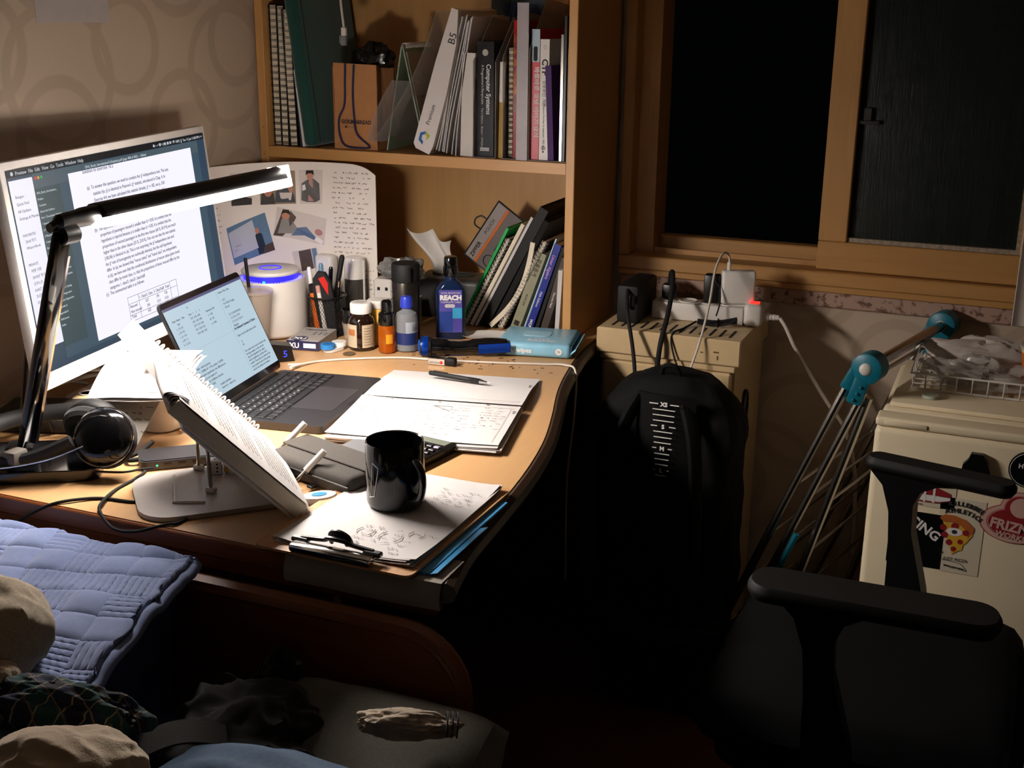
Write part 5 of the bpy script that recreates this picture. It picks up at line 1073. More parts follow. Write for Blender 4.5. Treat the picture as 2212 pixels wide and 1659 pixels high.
p, c = quad([(.127, .350), (.207, .346), (.207, .270), (.125, .270)], .0006, 'ph_tan', 'photo_print', card)
inpoly(c, [(.42, .05), (.98, .05), (.95, .25), (.85, .55), (.55, .6), (.44, .35)], .0010, 'ph_navy', 'figure_coat', p)
inpoly(c, ov(.72, .46, .20, .28), .0014, 'ph_face', 'face', p); inpoly(c, [(.50, .58), (.92, .52), (.90, .80), (.72, .92), (.55, .82)], .0018, 'ph_cap', 'cap', p)
inpoly(c, [(.54, .34), (.90, .34), (.86, .12), (.70, .06), (.58, .12)], .0018, 'ph_wall', 'mask', p); inpoly(c, [(.0, .0), (.42, .0), (.38, .3), (.25, .45), (.05, .35)], .0012, 'ph_stripe', 'figure_coat', p); inpoly(c, ov(.22, .40, .12, .18), .0016, 'ph_face', 'face', p)
p, c = quad([(.216, .348), (.271, .348), (.267, .270), (.216, .270)], .0006, 'ph_wall', 'photo_print', card)
inpoly(c, [(.06, .1), (.30, .05), (.70, .05), (.90, .12), (.86, .60), (.62, .74), (.40, .74), (.10, .60)], .0010, 'ph_jacket', 'jacket', p); inpoly(c, [(.36, .08), (.60, .08), (.58, .70), (.42, .70)], .0014, 'ph_pink', 'shirt', p)
inpoly(c, ov(.46, .82, .14, .14), .0014, 'ph_face', 'face', p); inpoly(c, [(.28, .84), (.30, .98), (.60, .99), (.64, .84), (.52, .90), (.40, .90)], .0018, 'hair_tone', 'hair', p); inpoly(c, [(.12, .38), (.28, .42), (.24, .58), (.12, .54)], .0018, 'white_ink', 'paper_cup', p)
p, c = quad([(.040, .222), (.134, .252), (.154, .164), (.056, .136)], .0006, 'ph_blue', 'photo_print', card)
inpoly(c, [(.02, .18), (.70, .20), (.66, .94), (.02, .86)], .0010, 'ph_screen', 'projected_slide', p); inpoly(c, [(.62, .02), (.82, .02), (.80, .52), (.70, .60), (.62, .50)], .0014, 'ph_navy', 'figure_coat', p); inpoly(c, ov(.71, .63, .05, .08), .0016, 'ph_face', 'face', p); inpoly(c, [(.72, 0), (1, .0), (1, .22), (.80, .2)], .0016, 'ph_brown', 'lectern', p)
for k in range(5): inpoly(c, [(.08, .74 - .1 * k), (.5 - .05 * (k % 3), .75 - .1 * k), (.5 - .05 * (k % 3), .765 - .1 * k), (.08, .755 - .1 * k)], .0014, 'ph_grey', 'slide_text', p)
p, c = quad([(.163, .264), (.276, .236), (.268, .174), (.151, .198)], .0006, 'ph_wall', 'photo_print', card)
inpoly(c, [(.0, .0), (.18, .02), (.32, .35), (.40, .78), (.28, .95), (.10, .80)], .0010, 'ph_brown', 'sofa', p); inpoly(c, [(.08, .1), (.36, .18), (.44, .42), (.30, .70), (.12, .62)], .0014, 'ph_grey', 'sweater', p); inpoly(c, ov(.19, .76, .08, .16), .0016, 'ph_face', 'face', p); inpoly(c, [(.09, .78), (.12, .96), (.24, .98), (.28, .82), (.18, .86)], .002, 'hair_tone', 'hair', p)
inpoly(c, [(.34, .10), (.60, .20), (.80, .10), (.82, .22), (.62, .52), (.44, .42)], .0016, 'ph_jean', 'trousers', p); inpoly(c, [(.80, .10), (.96, .0), (.98, .14), (.84, .26)], .0018, 'white_ink', 'shoes', p); inpoly(c, ov(.87, .42, .08, .12), .0016, 'ph_pink', 'cushion', p)
p, c = quad([(.192, .158), (.251, .168), (.257, .122), (.202, .108)], .0006, 'ph_wall', 'photo_print', card)
inpoly(c, [(.22, .0), (.74, .0), (.74, .98), (.26, .96)], .0010, 'ph_brown', 'dark_wall', p); inpoly(c, [(.76, .0), (.96, .0), (.96, .98), (.78, .98)], .0010, 'ph_blue', 'window', p)
hw = M(); scribble(hw, .290, .382, .15, .345, .0045, .0115, .00042, .75, 77, 0, .12)
hw.v = [cpos(q[0], q[1], .0006) for q in hw.v]; obj('handwriting', hw, 'ink', card, sm=0)['kind'] = 'stuff'
hw = M(); scribble(hw, .012, .032, .13, .30, .004, .014, .0004, .8, 78, 0, .3); hw.v = [cpos(q[0], q[1], .0006) for q in hw.v]; obj('handwriting', hw, 'ink', card, sm=0)['kind'] = 'stuff'
hw = M(); scribble(hw, .355, .392, .02, .12, .004, .011, .0004, .8, 79, 0, .2); hw.v = [cpos(q[0], q[1], .0006) for q in hw.v]; obj('handwriting', hw, 'ink', card, sm=0)['kind'] = 'stuff'
# sheet taped to the wall
solo('taped_sheet', M().box(0, .0006, 0, .195, 0, .16), mat('dull_paper', 'B9B0AC', .8, var=.03), 'pale sheet of paper taped high on the wall above the monitor', 'paper', (XL + .0005, 1.785, .672))
# ---------------------------------------------------------------- top shelf
ZS = .3916
def book(name, label, x, y, t, h, d, cover, lean=0., z=ZS, pages='paper_cream', cat='book', grp=None, yaw=0., c=.002):
    o = thing(name, label, cat, (x, y, z + .0006 + (t * sin(lean) if lean > 0 else 0)), (0, lean, yaw), grp)
    obj('cover', M().box(0, t, 0, c, 0, h).box(0, c, c, d, 0, h).box(t - c, t, c, d, 0, h), cover, o)
    obj('page_block', M().box(c + .0002, t - c - .0002, c + .0002, d - .003, .002, h - .003), pages, o)
    return o
def spine(o, s, size, m_, t, z, al='LEFT', down=True, bold=0., dx=0., sx=1.): txt(s, size, m_, o, (t / 2 + dx - size * .35, -.0004, z), (Matrix.Rotation(pi / 2, 3, 'X') @ Matrix.Rotation(-pi / 2, 3, 'Z')).to_4x4(), al, bold=bold, sx=sx)
def spiral_book(label, x, y, t, h, d, cover, lean=0., z=ZS, n=22, pages='paper_cream', grp='spiral notebooks on the shelf', ring='black_plastic'):
    o = thing('spiral_notebook', label, 'notebook', (x, y, z + .0006 + (t * sin(lean) if lean > 0 else 0)), (0, lean, 0), grp)
    obj('front_cover', M().box(0, .0016, .004, d, 0, h), cover, o); obj('back_cover', M().box(t - .0016, t, .004, d, 0, h), cover, o)
    obj('page_block', M().box(.002, t - .002, .006, d - .002, .002, h - .002), pages, o)
    w_ = M()
    for i in range(n):
        for q in (-.0016, .0016):
            zz = h * (i + .5) / n + q
            w_.tube([(-.0008, .012, zz), (-.0012, .004, zz), (t * .2, -.002, zz), (t * .5, -.004, zz), (t * .8, -.002, zz), (t + .0012, .004, zz), (t + .0008, .012, zz)], .00075, 4)
    b = obj('wire_binding', w_, ring, o, sm=0); b['kind'] = 'stuff'
    return o
spiral_book('first black spiral notebook from the left end of the shelf', -1.652, 2.475, .020, .320, .22, 'black_matte')
spiral_book('second black spiral notebook from the left end of the shelf', -1.630, 2.472, .020, .318, .22, 'black_matte')
spiral_book('third black spiral notebook, against the green sleeve on the shelf', -1.606, 2.470, .022, .31, .22, 'black_matte', -.03)
o = book('booklet', 'thin navy booklet squeezed beside the third spiral notebook', -1.580, 2.478, .007, .20, .2, mat('navy_cover', '1C2A44', .5, var=.05), -.06)
o = book('booklet', 'thin white booklet with a printed spine beside the green sleeve', -1.571, 2.474, .006, .175, .2, 'white_plastic', -.10)
spine(o, 'C \uD504\uB85C\uADF8\uB798\uBC0D', .0055, 'ink', .006, .165)
sl = thing('laptop_sleeve', 'dark green fabric laptop sleeve leaning on the shelf', 'sleeve', (-1.562, 2.462, ZS + .001), (0, -.125, 0))
obj('padded_cover', M().cbox(0, .034, 0, .255, 0, .385, .012, 3), mat('green_fabric', '0A4038', .9, var=.08, vs=200, bump=.2, bs=900, sheen=.3), sl, sm=60)
obj('seam', M().tube([(.0345, .022, .01), (.0345, .022, .375)], .001, 5), 'black_cloth', sl)
kb = thing('paper_bag', 'kraft paper bag with navy cord handles on the shelf', 'paper bag', (-1.490, 2.485, ZS + .0006), .02)
mat('kraft', 'B07A4C', .8, var=.06, vs=60, bump=.1, bs=120)
def bagwall(pts): return M().grid(lambda u, v: tuple(Vector(pts[0]).lerp(Vector(pts[1]), u) * (1 - v) + Vector(pts[3]).lerp(Vector(pts[2]), u) * v + Vector((0, .004 * sin(u * 5 + v * 3), 0)) * v * (1 - v) * 4), 10, 12, .0008)
obj('front_wall', bagwall([(0, 0, 0), (.112, 0, 0), (.110, .004, .190), (.0, .002, .193)]), 'kraft', kb, sm=60)
obj('side_wall', M().add([(.112, 0, 0), (.112, .085, 0), (.112, .085, .184), (.100, .045, .187), (.110, .004, .190), (.104, .042, .06)], [(0, 1, 5), (1, 2, 3, 5), (5, 3, 4), (0, 5, 4)]), 'kraft', kb, sm=0)
obj('back_wall', M().box(0, .112, .085, .0858, 0, .184), 'kraft', kb); obj('left_wall', M().box(-.0008, 0, 0, .085, 0, .186), 'kraft', kb); obj('bottom', M().box(0, .112, 0, .085, 0, .0008), 'kraft', kb)
mat('cord', '22264A', .8, var=.1)
obj('handle_cord', M().tube([(.034, -.003, .192), (.033, -.005, .15), (.030, -.005, .10), (.016, -.006, .07), (.016, -.006, .035), (.030, -.006, .008), (.075, -.007, .004), (.094, -.006, .006)], .0022, 7, sub=6), 'cord', kb)
obj('handle_cord', M().tube([(.056, -.003, .190), (.053, -.005, .13), (.055, -.005, .07), (.062, -.006, .035), (.090, -.006, .012), (.094, -.006, .006)], .0022, 7, sub=6), 'cord', kb)
txt('GOLMABREAD', .0125, 'ink', kb, (.020, -.0030, .058), FRONT, sx=.95, bold=.0003); txt('\u25E1 \u25A0 \u2014\u2014\u2014\u2014', .006, 'ink', kb, (.022, -.0030, .048), FRONT)
bp_ = solo('black_packet', bag(.055, .032, .05, 21, 6, .4, 16), mat('black_film', '14110F', .15, var=.2, bump=.4, bs=60), 'shiny black plastic wrapper sticking out of the kraft bag', 'wrapper', (-1.415, 2.535, .575))
ca_ = thing('desk_calendar', 'small tent calendar with pale green edges standing on the shelf', 'calendar', (-1.318, 2.50, ZS + .0006), .05)
mat('calendar_page', 'A89C88', .7, var=.03); mat('calendar_board', '8FA08A', .6, var=.04)
for nm, x0, x1 in (('left_board', -.040, 0.), ('right_board', .052, 0.)):
    s_ = -1 if x0 < 0 else 1
    obj(nm, M().add([(x0, 0, 0), (x0, .16, 0), (0, .16, .232), (0, 0, .232), (x0 + s_ * .003, 0, 0), (x0 + s_ * .003, .16, 0), (s_ * .003, .16, .232), (s_ * .003, 0, .232)], [(0, 1, 2, 3), (7, 6, 5, 4), (0, 3, 7, 4), (1, 5, 6, 2), (3, 2, 6, 7), (0, 4, 5, 1)]), 'calendar_board', ca_)
pgx = Matrix(((0, -.0516 / .2376, .2320 / .2377, 0), (1, 0, 0, 0), (0, .2320 / .2377, .0516 / .2376, 0), (0, 0, 0, 1)))
PM_ = Matrix.Translation((.0555, .008, .0)) @ Matrix(((0, -.2185, .9758, 0), (1, 0, 0, 0), (0, .9758, .2185, 0), (0, 0, 0, 1)))
obj('page', M().box(0, .145, .03, .225, 0, .001, PM_), 'calendar_page', ca_)
txt('4', .022, 'ink', ca_, PM_ @ Vector((.06, .165, .0014)), PM_.to_3x3().to_4x4()); txt('S  M  T  W  T  F  S\n 1  2  3  4  5  6  7\n 8  9 10 11 12 13 14', .009, 'ink', ca_, PM_ @ Vector((.02, .12, .0014)), PM_.to_3x3().to_4x4(), ls=1.6)
w_ = M()
for i in range(20): w_.tube([(.006 * cos(a), .012 + .0072 * i, .233 + .006 * sin(a)) for a in [2 * pi * k / 10 for k in range(10)]], .0009, 4, True)
b_ = obj('wire_binding', w_, 'white_plastic', ca_, sm=0); b_['kind'] = 'stuff'
cs = thing('plastic_sleeve', 'clear plastic file sleeve leaning over the front edge of the shelf', 'file sleeve', (-1.350, 2.440, ZS + .0125), (0, .46, .0))
obj('film', M().grid(lambda u, v: (.014 * sin(v * 3) * (1 - u) - .02 * (1 - u) * (1 - v) ** 2, .235 * u, .002 + .33 * v), 8, 16, .0012), 'clear_film', cs, sm=60)
obj('film_flap', M().grid(lambda u, v: (-.012 - .03 * v * (1 - v) - .018 * (1 - u), .10 * u - .004, .002 + .15 * v), 8, 10, .001), 'clear_film', cs, sm=60)
pk = thing('paper_pack', 'white glossy paper pack with a blue and green cube logo', 'paper pack', (-1.276, 2.462, ZS + .014), (0, .30, .0))
mat('pack_film', 'D9D2CC', .2, var=.03, vs=20, bump=.3, bs=30)
pkg = [(0, .012), (.008, .003), (.044, 0), (.048, .02), (.047, .14), (.038, .25), (.022, .318), (.006, .318), (.001, .2)]
obj('wrapper', M().prism(pkg, -.21, 0, FX), 'pack_film', pk)
txt('Premium', .0135, 'ink', pk, (.026, -.0006, .062), (Matrix.Rotation(pi / 2, 3, 'X') @ Matrix.Rotation(pi / 2 - .05, 3, 'Z')).to_4x4(), sx=.95); txt('B5', .024, 'ink', pk, (.034, -.0006, .245), (Matrix.Rotation(pi / 2, 3, 'X') @ Matrix.Rotation(pi / 2, 3, 'Z')).to_4x4())
mat('logo_blue', '1E5CA0', .4, var=.05); mat('logo_green', 'A8B830', .4, var=.05)
obj('logo_cube', flat([(.010, .040), (.022, .047), (.022, .040), (.016, .036), (.016, .027), (.022, .023), (.022, .016), (.010, .023)]), 'logo_blue', pk); obj('logo_leaf', flat([(.023, .046), (.035, .041), (.032, .034), (.027, .028), (.028, .037), (.023, .039)]), 'logo_green', pk)
ls_ = thing('loose_paper_stack', 'bundle of loose white papers fanned out at the bottom on the shelf', 'papers', (-1.222, 2.478, ZS + .0095), (0, .20, 0))
for k in range(8): obj('sheet', M().grid(lambda u, v, k=k: (.0048 * k + .010 * (1 - v) ** 4 * (k - 3) * .35 + .003 * sin(v * 4 + k), .205 * u - .003 * (k % 3), .001 + (.285 + .005 * (k % 4)) * v), 4, 12, .0026), 'paper', ls_, sm=60)
book('binder', 'plain white thick book beside the loose papers on the shelf', -1.163, 2.475, .030, .222, .2, 'white_plastic', .03)
def holder(label, x0, x1, h=.30, front=True, z=ZS):
    o = thing('magazine_file', label, 'magazine file', (0, 2.466, z + .0006), group='clear magazine files on the shelf')
    prof = [(0, 0), (.232, 0), (.232, h), (.10, h + .012), (0, h * .72)]
    RX = Matrix(((0, 0, 1, 0), (1, 0, 0, 0), (0, 1, 0, 0), (0, 0, 0, 1)))
    obj('side_wall', M().prism(prof, x0, x0 + .0014, RX), 'frosted', o); obj('side_wall', M().prism(prof, x1 - .0014, x1, RX), 'frosted', o)
    obj('rear_wall', M().box(x0 + .0015, x1 - .0015, .2305, .232, .0013, h), 'frosted', o); obj('bottom', M().box(x0 + .0015, x1 - .0015, 0, .2304, 0, .0012), 'frosted', o)
    return o
holder('frosted magazine file around the thick black textbook', -1.128, -1.074, .285)
o = book('textbook', 'thick black textbook with white spine lettering in the magazine file', -1.1255, 2.482, .040, .245, .18, mat('dark_cover', '1D1B1D', .25, var=.1), 0, ZS + .0015)
spine(o, 'Computer Systems', .0150, 'white_ink', .040, .198, bold=.0003, dx=.008, sx=.92); spine(o, "A Programmer's Perspective", .0085, 'white_ink', .040, .196, dx=-.006, sx=.85); spine(o, 'Third Edition   Bryant \u2022 O\'Hallaron', .0065, 'silver_print', .040, .105, dx=-.007)
obj('spine_globe', M().lathe([(.007, .0004), (.007, .0008)], 18, (.020, .222), x=FX), 'silver_print', o); obj('publisher_label', M().box(.008, .030, -.0008, -.0002, .012, .019), 'white_ink', o); txt('PEARSON', .0052, 'ink', o, (.019, -.0011, .0135), FRONT, 'CENTER')
o = book('booklet', 'yellow and white booklet between two magazine files', -1.0725, 2.478, .012, .205, .18, mat('mustard', 'B08A2A', .5, var=.06), .02)
obj('white_band', M().box(-.0003, .0123, -.0004, .0002, .12, .2051), 'white_plastic', o)
holder('frosted magazine file with the red book', -1.058, -1.000, .30)
spiral_book('black spiral notebook inside the middle magazine file', -1.0555, 2.484, .014, .235, .18, 'black_matte', .0, ZS + .0015, 20)
o = book('textbook', 'tall glossy red book in the middle magazine file', -1.0385, 2.480, .019, .290, .18, mat('red_cover', '9A1C1C', .2, var=.35, vs=30), .0, ZS + .0015)
obj('spine_picture', M().box(.0, .019, -.0006, -.0001, .10, .26), speckle('autumn_print', '7A2014', 'C86A20', 60, .4, .7, .25), o)
o = book('booklet', 'thin dark booklet behind the tall red book', -1.0175, 2.482, .012, .262, .18, 'black_gloss', 0, ZS + .0015)
h3 = holder('wide frosted magazine file at the right end of the shelf', -.997, -.9075, .325)
obj('front_flange', M().box(-1.0235, -.9975, -.004, -.001, 0, .327), mat('frosted_light', 'B7AFB2', .35, alpha=.75, var=.05), h3)
o = book('textbook', 'red and white Korean paperback in the right magazine file', -.9950, 2.476, .0185, .272, .18, mat('coral', 'C8384A', .35, var=.05), 0, ZS + .0018)
spine(o, '\uBC14\uB85C\uBC14\uB85C \uCF54\uB529 \uC774\uC57C\uAE30 \uC694\uB9AC', .0135, 'white_ink', .0185, .195, dx=.003, bold=.0003); obj('pale_top', M().box(0, .0185, -.0006, -.0001, .205, .272), mat('pale_blue', 'A9C0CC', .4, var=.05), o); obj('round_label', M().rrect(.009, .030, .0006, .001, .0035, 4, c=(.009, .222), x=FX), 'ink', o)
o = book('textbook', 'white paperback with bold black spine letters in the right magazine file', -.9745, 2.474, .0205, .252, .18, 'white_plastic', 0, ZS + .0018)
spine(o, 'CTF', .0190, 'ink', .0205, .212, bold=.0005, dx=.001); spine(o, '\uC815\uBCF4\uBCF4\uC548 \uAC1C\uB860', .0095, 'ink', .0205, .168); spine(o, 'Capture The Flag  for beginners   \uD574\uD0B9 \uC2E4\uC2B5', .0052, 'ink', .0205, .115); spine(o, '\u2126\u25AA', .012, 'ink', .0205, .03); spine(o, 'C1', .008, 'paper_grey', .0205, .240)
book('notebook', 'purple hardcover notebook with a black side in the right magazine file', -.9525, 2.472, .0135, .198, .17, mat('purple', '4A2A66', .7, var=.06, vs=200), -.05, ZS + .0018, 'black_matte', 'notebook')
obj('white_mark', M().box(.0138, .0140, .10, .112, .018, .024), 'white_ink', bpy.data.objects['notebook'])
for i, (x, h, lbl) in enumerate(((-.9265, .262, 'thin silver folder at the right end of the shelf'), (-.9195, .300, 'thin black and silver folder against the right side panel'))):
    o = book('folder', lbl, x, 2.470, .0055, h, .2, 'black_plastic' if i else 'steel', .0, ZS + .0018, 'steel', 'folder', c=.0012)
bf = thing('plastic_folder', 'dark blue plastic folder standing at the back of the shelf', 'folder', (-1.20, 2.7275, ZS + .0008), (.0, 0, 0))
obj('sheet', M().box(0, .135, 0, .003, 0, .345), mat('folder_slate', '44545E', .35, alpha=.9, var=.06), bf); obj('blue_print', flat([(.03, .22), (.12, .22), (.13, .30), (.115, .325), (.06, .33), (.028, .325), (.036, .28)]), mat('deep_blue', '0E2C58', .4, var=.1), bf)
obj('print_ring', M().tube([(.072 + .012 * cos(a), -.0012, .285 + .016 * sin(a)) for a in [2 * pi * i / 20 for i in range(20)]], .0012, 5, True), 'silver_print', bf)
ec = thing('network_cable', 'white network cable with a clear plug hanging from above the shelf', 'cable', (-1.447, 2.462, 0))
obj('cord', M().tube([(-.003, .01, .834), (-.004, 0, .78), (-.002, -.002, .72), (.003, 0, .664)], .0028, 8, sub=6), 'cable_white', ec)
obj('boot', M().cbox(-.003, .009, -.005, .005, .645, .664, .002), 'white_plastic', ec); obj('plug', M().cbox(-.004, .008, -.0045, .0045, .624, .6445, .001), 'clear_plastic', ec); obj('latch', M().box(-.008, -.0045, -.002, .002, .628, .646), 'clear_plastic', ec)
# ---------------------------------------------------------------- lower compartment of the hutch
def lean_book(name, label, xb, t, h, d, cover, lean, y=2.49, pages='paper_cream', cat='notebook', c=.0015): return book(name, label, xb, y, t, h, d, cover, lean, .0008, pages, cat, 'leaning notebooks under the shelf', 0., c)
GL = 'leaning notebooks under the shelf'
o = lean_book('notebook', 'thin notebook with a bright green edge, leftmost of the leaning books', -1.174, .006, .262, .19, mat('green_edge', '14A04A', .4, var=.05), .47, pages='paper_cream')
o = spiral_book('white-ringed spiral notebook leaning next to the green one', -1.163, 2.488, .010, .235, .19, 'black_matte', .475, .0008, 24, 'paper_cream', GL, 'white_plastic')
lean_book('notebook', 'cream softcover notebook right of the white-ringed spiral', -1.146, .0085, .275, .19, 'paper_cream', .478)
lean_book('notebook', 'second cream notebook, thinner and longer, beside the black binder', -1.133, .006, .295, .19, 'paper', .48)
lean_book('binder', 'tall black binder in the middle of the leaning books', -1.122, .022, .315, .20, 'black_matte', .485, pages='black_matte', cat='binder')
lean_book('notebook', 'black softcover notebook under the binder among the leaning books', -1.094, .012, .285, .20, 'black_cloth', .47, pages='black_matte')
cv_ = thing('notebook', 'curved cream notebook sagging between binder and second spiral', 'notebook', (-1.108, 2.487, .002), group=GL)
obj('page_block', M().grid(lambda u, v: (.018 + .105 * v + .020 * sin(pi * v) + .0 * u, .19 * u, .001 + .205 * v - .014 * sin(pi * v)), 4, 16, .011), 'paper_cream', cv_, sm=60)
obj('label', M().grid(lambda u, v: (.018 + .105 * (.2 + .15 * v) + .020 * sin(pi * (.2 + .15 * v)) + .004 * u - .001, -.0006, .001 + .205 * (.2 + .15 * v) - .014 * sin(pi * (.2 + .15 * v))), 2, 4), 'paper_grey', cv_)
spiral_book('second spiral notebook with cream pages right of the curved notebook', -1.074, 2.486, .011, .236, .19, 'black_matte', .475, .0008, 26, 'paper_cream', GL, 'white_plastic')
o = lean_book('textbook', 'grey-green textbook with Korean lettering among the leaning books', -1.044, .022, .192, .17, mat('sage_cover', '8C8A70', .5, var=.06), .345, cat='book')
spine(o, '\uD655\uB960\uD1B5\uACC4', .0120, 'ink', .022, .178); spine(o, '\uC6D0\uB9AC\uC640 \uC751\uC6A9', .006, 'ink', .022, .09); obj('spine_mark', M().box(.005, .017, -.0006, -.0001, .010, .022), 'ink', o)
lean_book('folder', 'thin pale blue folder beside the sage textbook', -1.014, .0035, .232, .19, 'pale_blue', .335, cat='folder', c=.0006)
o = lean_book('textbook', 'dark blue textbook with pink title among the leaning books', -1.008, .0165, .216, .18, mat('royal_cover', '1E2C86', .35, var=.08), .325, cat='book')
spine(o, 'Linear Algebra', .0100, mat('pink_print', 'B88AB8', .5), .0165, .19, bold=.0002); spine(o, 'Fifth Edition', .0080, 'white_ink', .0165, .10); spine(o, 'WCP', .0090, 'white_ink', .0165, .03, bold=.0003)
lean_book('notebook', 'thin black notebook beside the blue textbook', -.986, .008, .21, .18, 'black_matte', .31)
o = lean_book('textbook', 'dark brown textbook at the right of the leaning books', -.972, .0165, .182, .18, mat('brown_cover', '443832', .5, var=.08), .28, cat='book')
spine(o, 'Discrete Math', .0065, 'white_ink', .0165, .10)
solo('white_sheet_pad', M().box(0, .010, 0, .16, 0, .155), 'paper', 'white pad standing against the right side panel of the hutch', 'paper pad', (-.9285, 2.47, .0012), (0, .045, 0))
po = thing('document_pouch', 'grey zip pouch with an orange stripe standing tilted left of the green notebook', 'pouch', (-1.212, 2.600, .146), (0, radians(-56), .0))
obj('pouch_body', M().cbox(0, .160, 0, .006, -.150, 0, .002), mat('pouch_grey', '6E6460', .35, var=.06), po); obj('border', M().tube([(.001, -.0005, -.149), (.159, -.0005, -.149), (.159, -.0005, -.001), (.001, -.0005, -.001)], .0022, 6, True), mat('pouch_border', '232634', .5, var=.1), po)
obj('orange_stripe', M().box(.003, .157, -.0008, -.0002, -.036, -.029), 'orange_tone', po); obj('header_panel', M().box(.003, .157, -.0007, -.0002, -.0285, -.003), mat('pouch_light', '948A86', .4, var=.05), po)
txt('ZIPPER', .014, 'ink', po, (.008, -.0010, -.022), FRONT, bold=.0004); txt('POUCH', .012, 'ink', po, (.075, -.0010, -.020), FRONT)
for x in (.022, .022): pass
for (x, z) in ((.026, -.060), (.026, -.095)): obj('round_icon', M().tube([(x + .014 * cos(a), -.001, z + .014 * sin(a)) for a in [2 * pi * i / 20 for i in range(20)]], .0012, 5, True), 'pouch_border', po)
for z in (-.060, -.095): obj('text_bar', M().box(.055, .105, -.0008, -.0002, z - .004, z + .004), 'pouch_border', po)
obj('strap_loop', M().tube([(.075, .003, 0), (.075, .003, .018), (.088, .003, .024), (.102, .003, .016), (.104, .003, .0)], .002, 6, sub=5), 'pouch_border', po)
tb_ = thing('tissue_box', 'dark grey soft tissue box under the shelf with a tissue pulled out', 'tissue box', (-1.232, 2.580, .001), .12)
obj('box_cover', M().cbox(-.085, .085, -.05, .06, 0, .095, .014, 3), mat('grey_vinyl', '3A3836', .45, var=.25, vs=12, bump=.3, bs=30), tb_, sm=60)
obj('opening_rim', M().tube([(.05 * cos(a), .02 * sin(a) + .005, .096) for a in [2 * pi * i / 20 for i in range(20)]], .004, 6, True), 'grey_vinyl', tb_)
def tis(u, v):
    a = u * 2 - 1; r = .012 + .045 * v ** .8
    return (a * (.018 + .036 * v) - .018 * v + .008 * sin(v * 5), .012 * sin(a * 4 + v * 2) * (.4 + v), .0 + .108 * v - .020 * v * a * (1 if a > 0 else .2) - .012 * abs(sin(a * 3)) * v)
solo('tissue', M().grid(tis, 28, 18, .0012), mat('tissue_white', 'D8D2CC', .9, var=.03, bump=.2, bs=60), 'white tissue sticking up out of the dark tissue box', 'tissue', (-1.262, 2.575, .094), .12, sm=60)
solo('foil_bag', bag(.055, .04, .040, 31, 5, .45, 18), mat('foil_grey', '8C8C88', .25, .5, var=.2, vs=30, bump=.4, bs=50), 'crumpled grey foil bag lying behind the flask', 'foil bag', (-1.285, 2.435, .1155))
ub = thing('white_adapter', 'white box-shaped adapter with two square holes behind the flask', 'adapter', (-1.335, 2.425, .062), .15)
obj('casing', M().cbox(-.022, .022, -.012, .03, 0, .046, .003, 1), 'white_plastic', ub)
for x in (-.009, .010): obj('square_hole', M().box(x - .0032, x + .0032, -.0126, -.0118, .020, .0275), 'black_rubber', ub)
sb = thing('storage_box', 'pale grey box under the adapter behind the flask', 'box', (-1.312, 2.440, .001), .15)
obj('carton', M().cbox(-.05, .05, -.03, .04, 0, .060, .003, 1), mat('pale_carton', '9C928A', .6, var=.08), sb); obj('lid_edge', M().cbox(-.051, .051, -.031, .041, .052, .0605, .001, 1), 'pale_carton', sb)
solo('white_dish', M().lathe([(.001, .001), (.05, .001), (.062, .008), (.060, .008), (.049, .003), (.001, .003)], 36, x=Matrix.Diagonal((1.3, .7, 1, 1))), 'white_plastic', 'flat white oval dish in front of the leaning books', 'dish', (-1.045, 2.405, .001), .2)
# ---------------------------------------------------------------- power strip on the cabinet and its cables
pw = thing('power_strip', 'white power strip with a red lit switch on the beige cabinet', 'power strip', (-.735, 2.575, .0438), .055)
obj('case', M().cbox(0, .205, 0, .052, 0, .040, .004, 2), 'white_plastic', pw)
obj('switch_housing', M().cbox(.2052, .246, -.002, .054, 0, .050, .010, 3), 'white_plastic', pw)
obj('red_switch', M().cbox(.216, .237, .010, .024, .0495, .0535, .0015, 1), glow('switch_red', 'FF2A22', 2.2), pw)
for i in range(4): obj('socket', M().lathe([(.0205, .0402), (.0215, .043), (.0185, .043), (.0170, .0405)], 24, (.030 + .047 * i, .026)), 'white_plastic', pw)
obj('cord_grip', M().lathe([(.010, 0), (.010, .010), (.0065, .012), (.0075, .016), (.0062, .019), (.0072, .023), (.006, .026), (.0066, .030), (.005, .034)], 16, x=Matrix.Translation((.2465, .026, .020)) @ Matrix.Rotation(pi / 2, 4, 'Y')), 'white_plastic', pw)
GC = 'cables around the power strip'
cable([(-.455, 2.615, .064), (-.440, 2.612, .045), (-.415, 2.61, .0), (-.375, 2.62, -.065), (-.335, 2.64, -.13), (-.298, 2.66, -.19), (-.27, 2.68, -.30), (-.26, 2.70, -.50)], .0045, 'cable_white', 'white mains cord hanging from the power strip behind the drying rack', grp=GC)
pl_ = thing('mains_plug', 'black angled mains plug at the left end of the power strip', 'plug', (-.700, 2.602, .0875))
obj('plug_body', M().cbox(-.018, .016, -.016, .016, 0, .034, .006, 2), 'black_plastic', pl_)
cable([(-.702, 2.602, .116), (-.698, 2.59, .145), (-.688, 2.565, .152), (-.678, 2.53, .120), (-.672, 2.48, .075), (-.672, 2.437, .028), (-.675, 2.428, -.03), (-.668, 2.395, -.10), (-.672, 2.30, -.19)], .0058, 'black_rubber', 'thick black cord looping up from the mains plug', grp=GC)
cg = thing('laptop_charger', 'white square laptop charger plugged into the power strip', 'charger', (-.550, 2.606, .0875), .40)
obj('brick', M().cbox(-.037, .037, -.014, .014, .002, .076, .006, 3), 'white_gloss', cg); obj('plug_foot', M().cbox(-.020, .020, -.013, .013, -.004, .0018, .002, 1), 'white_plastic', cg); obj('cord_boot', M().rod((-.022, 0, .0765), (-.022, 0, .094), .0045, 10), 'white_plastic', cg)
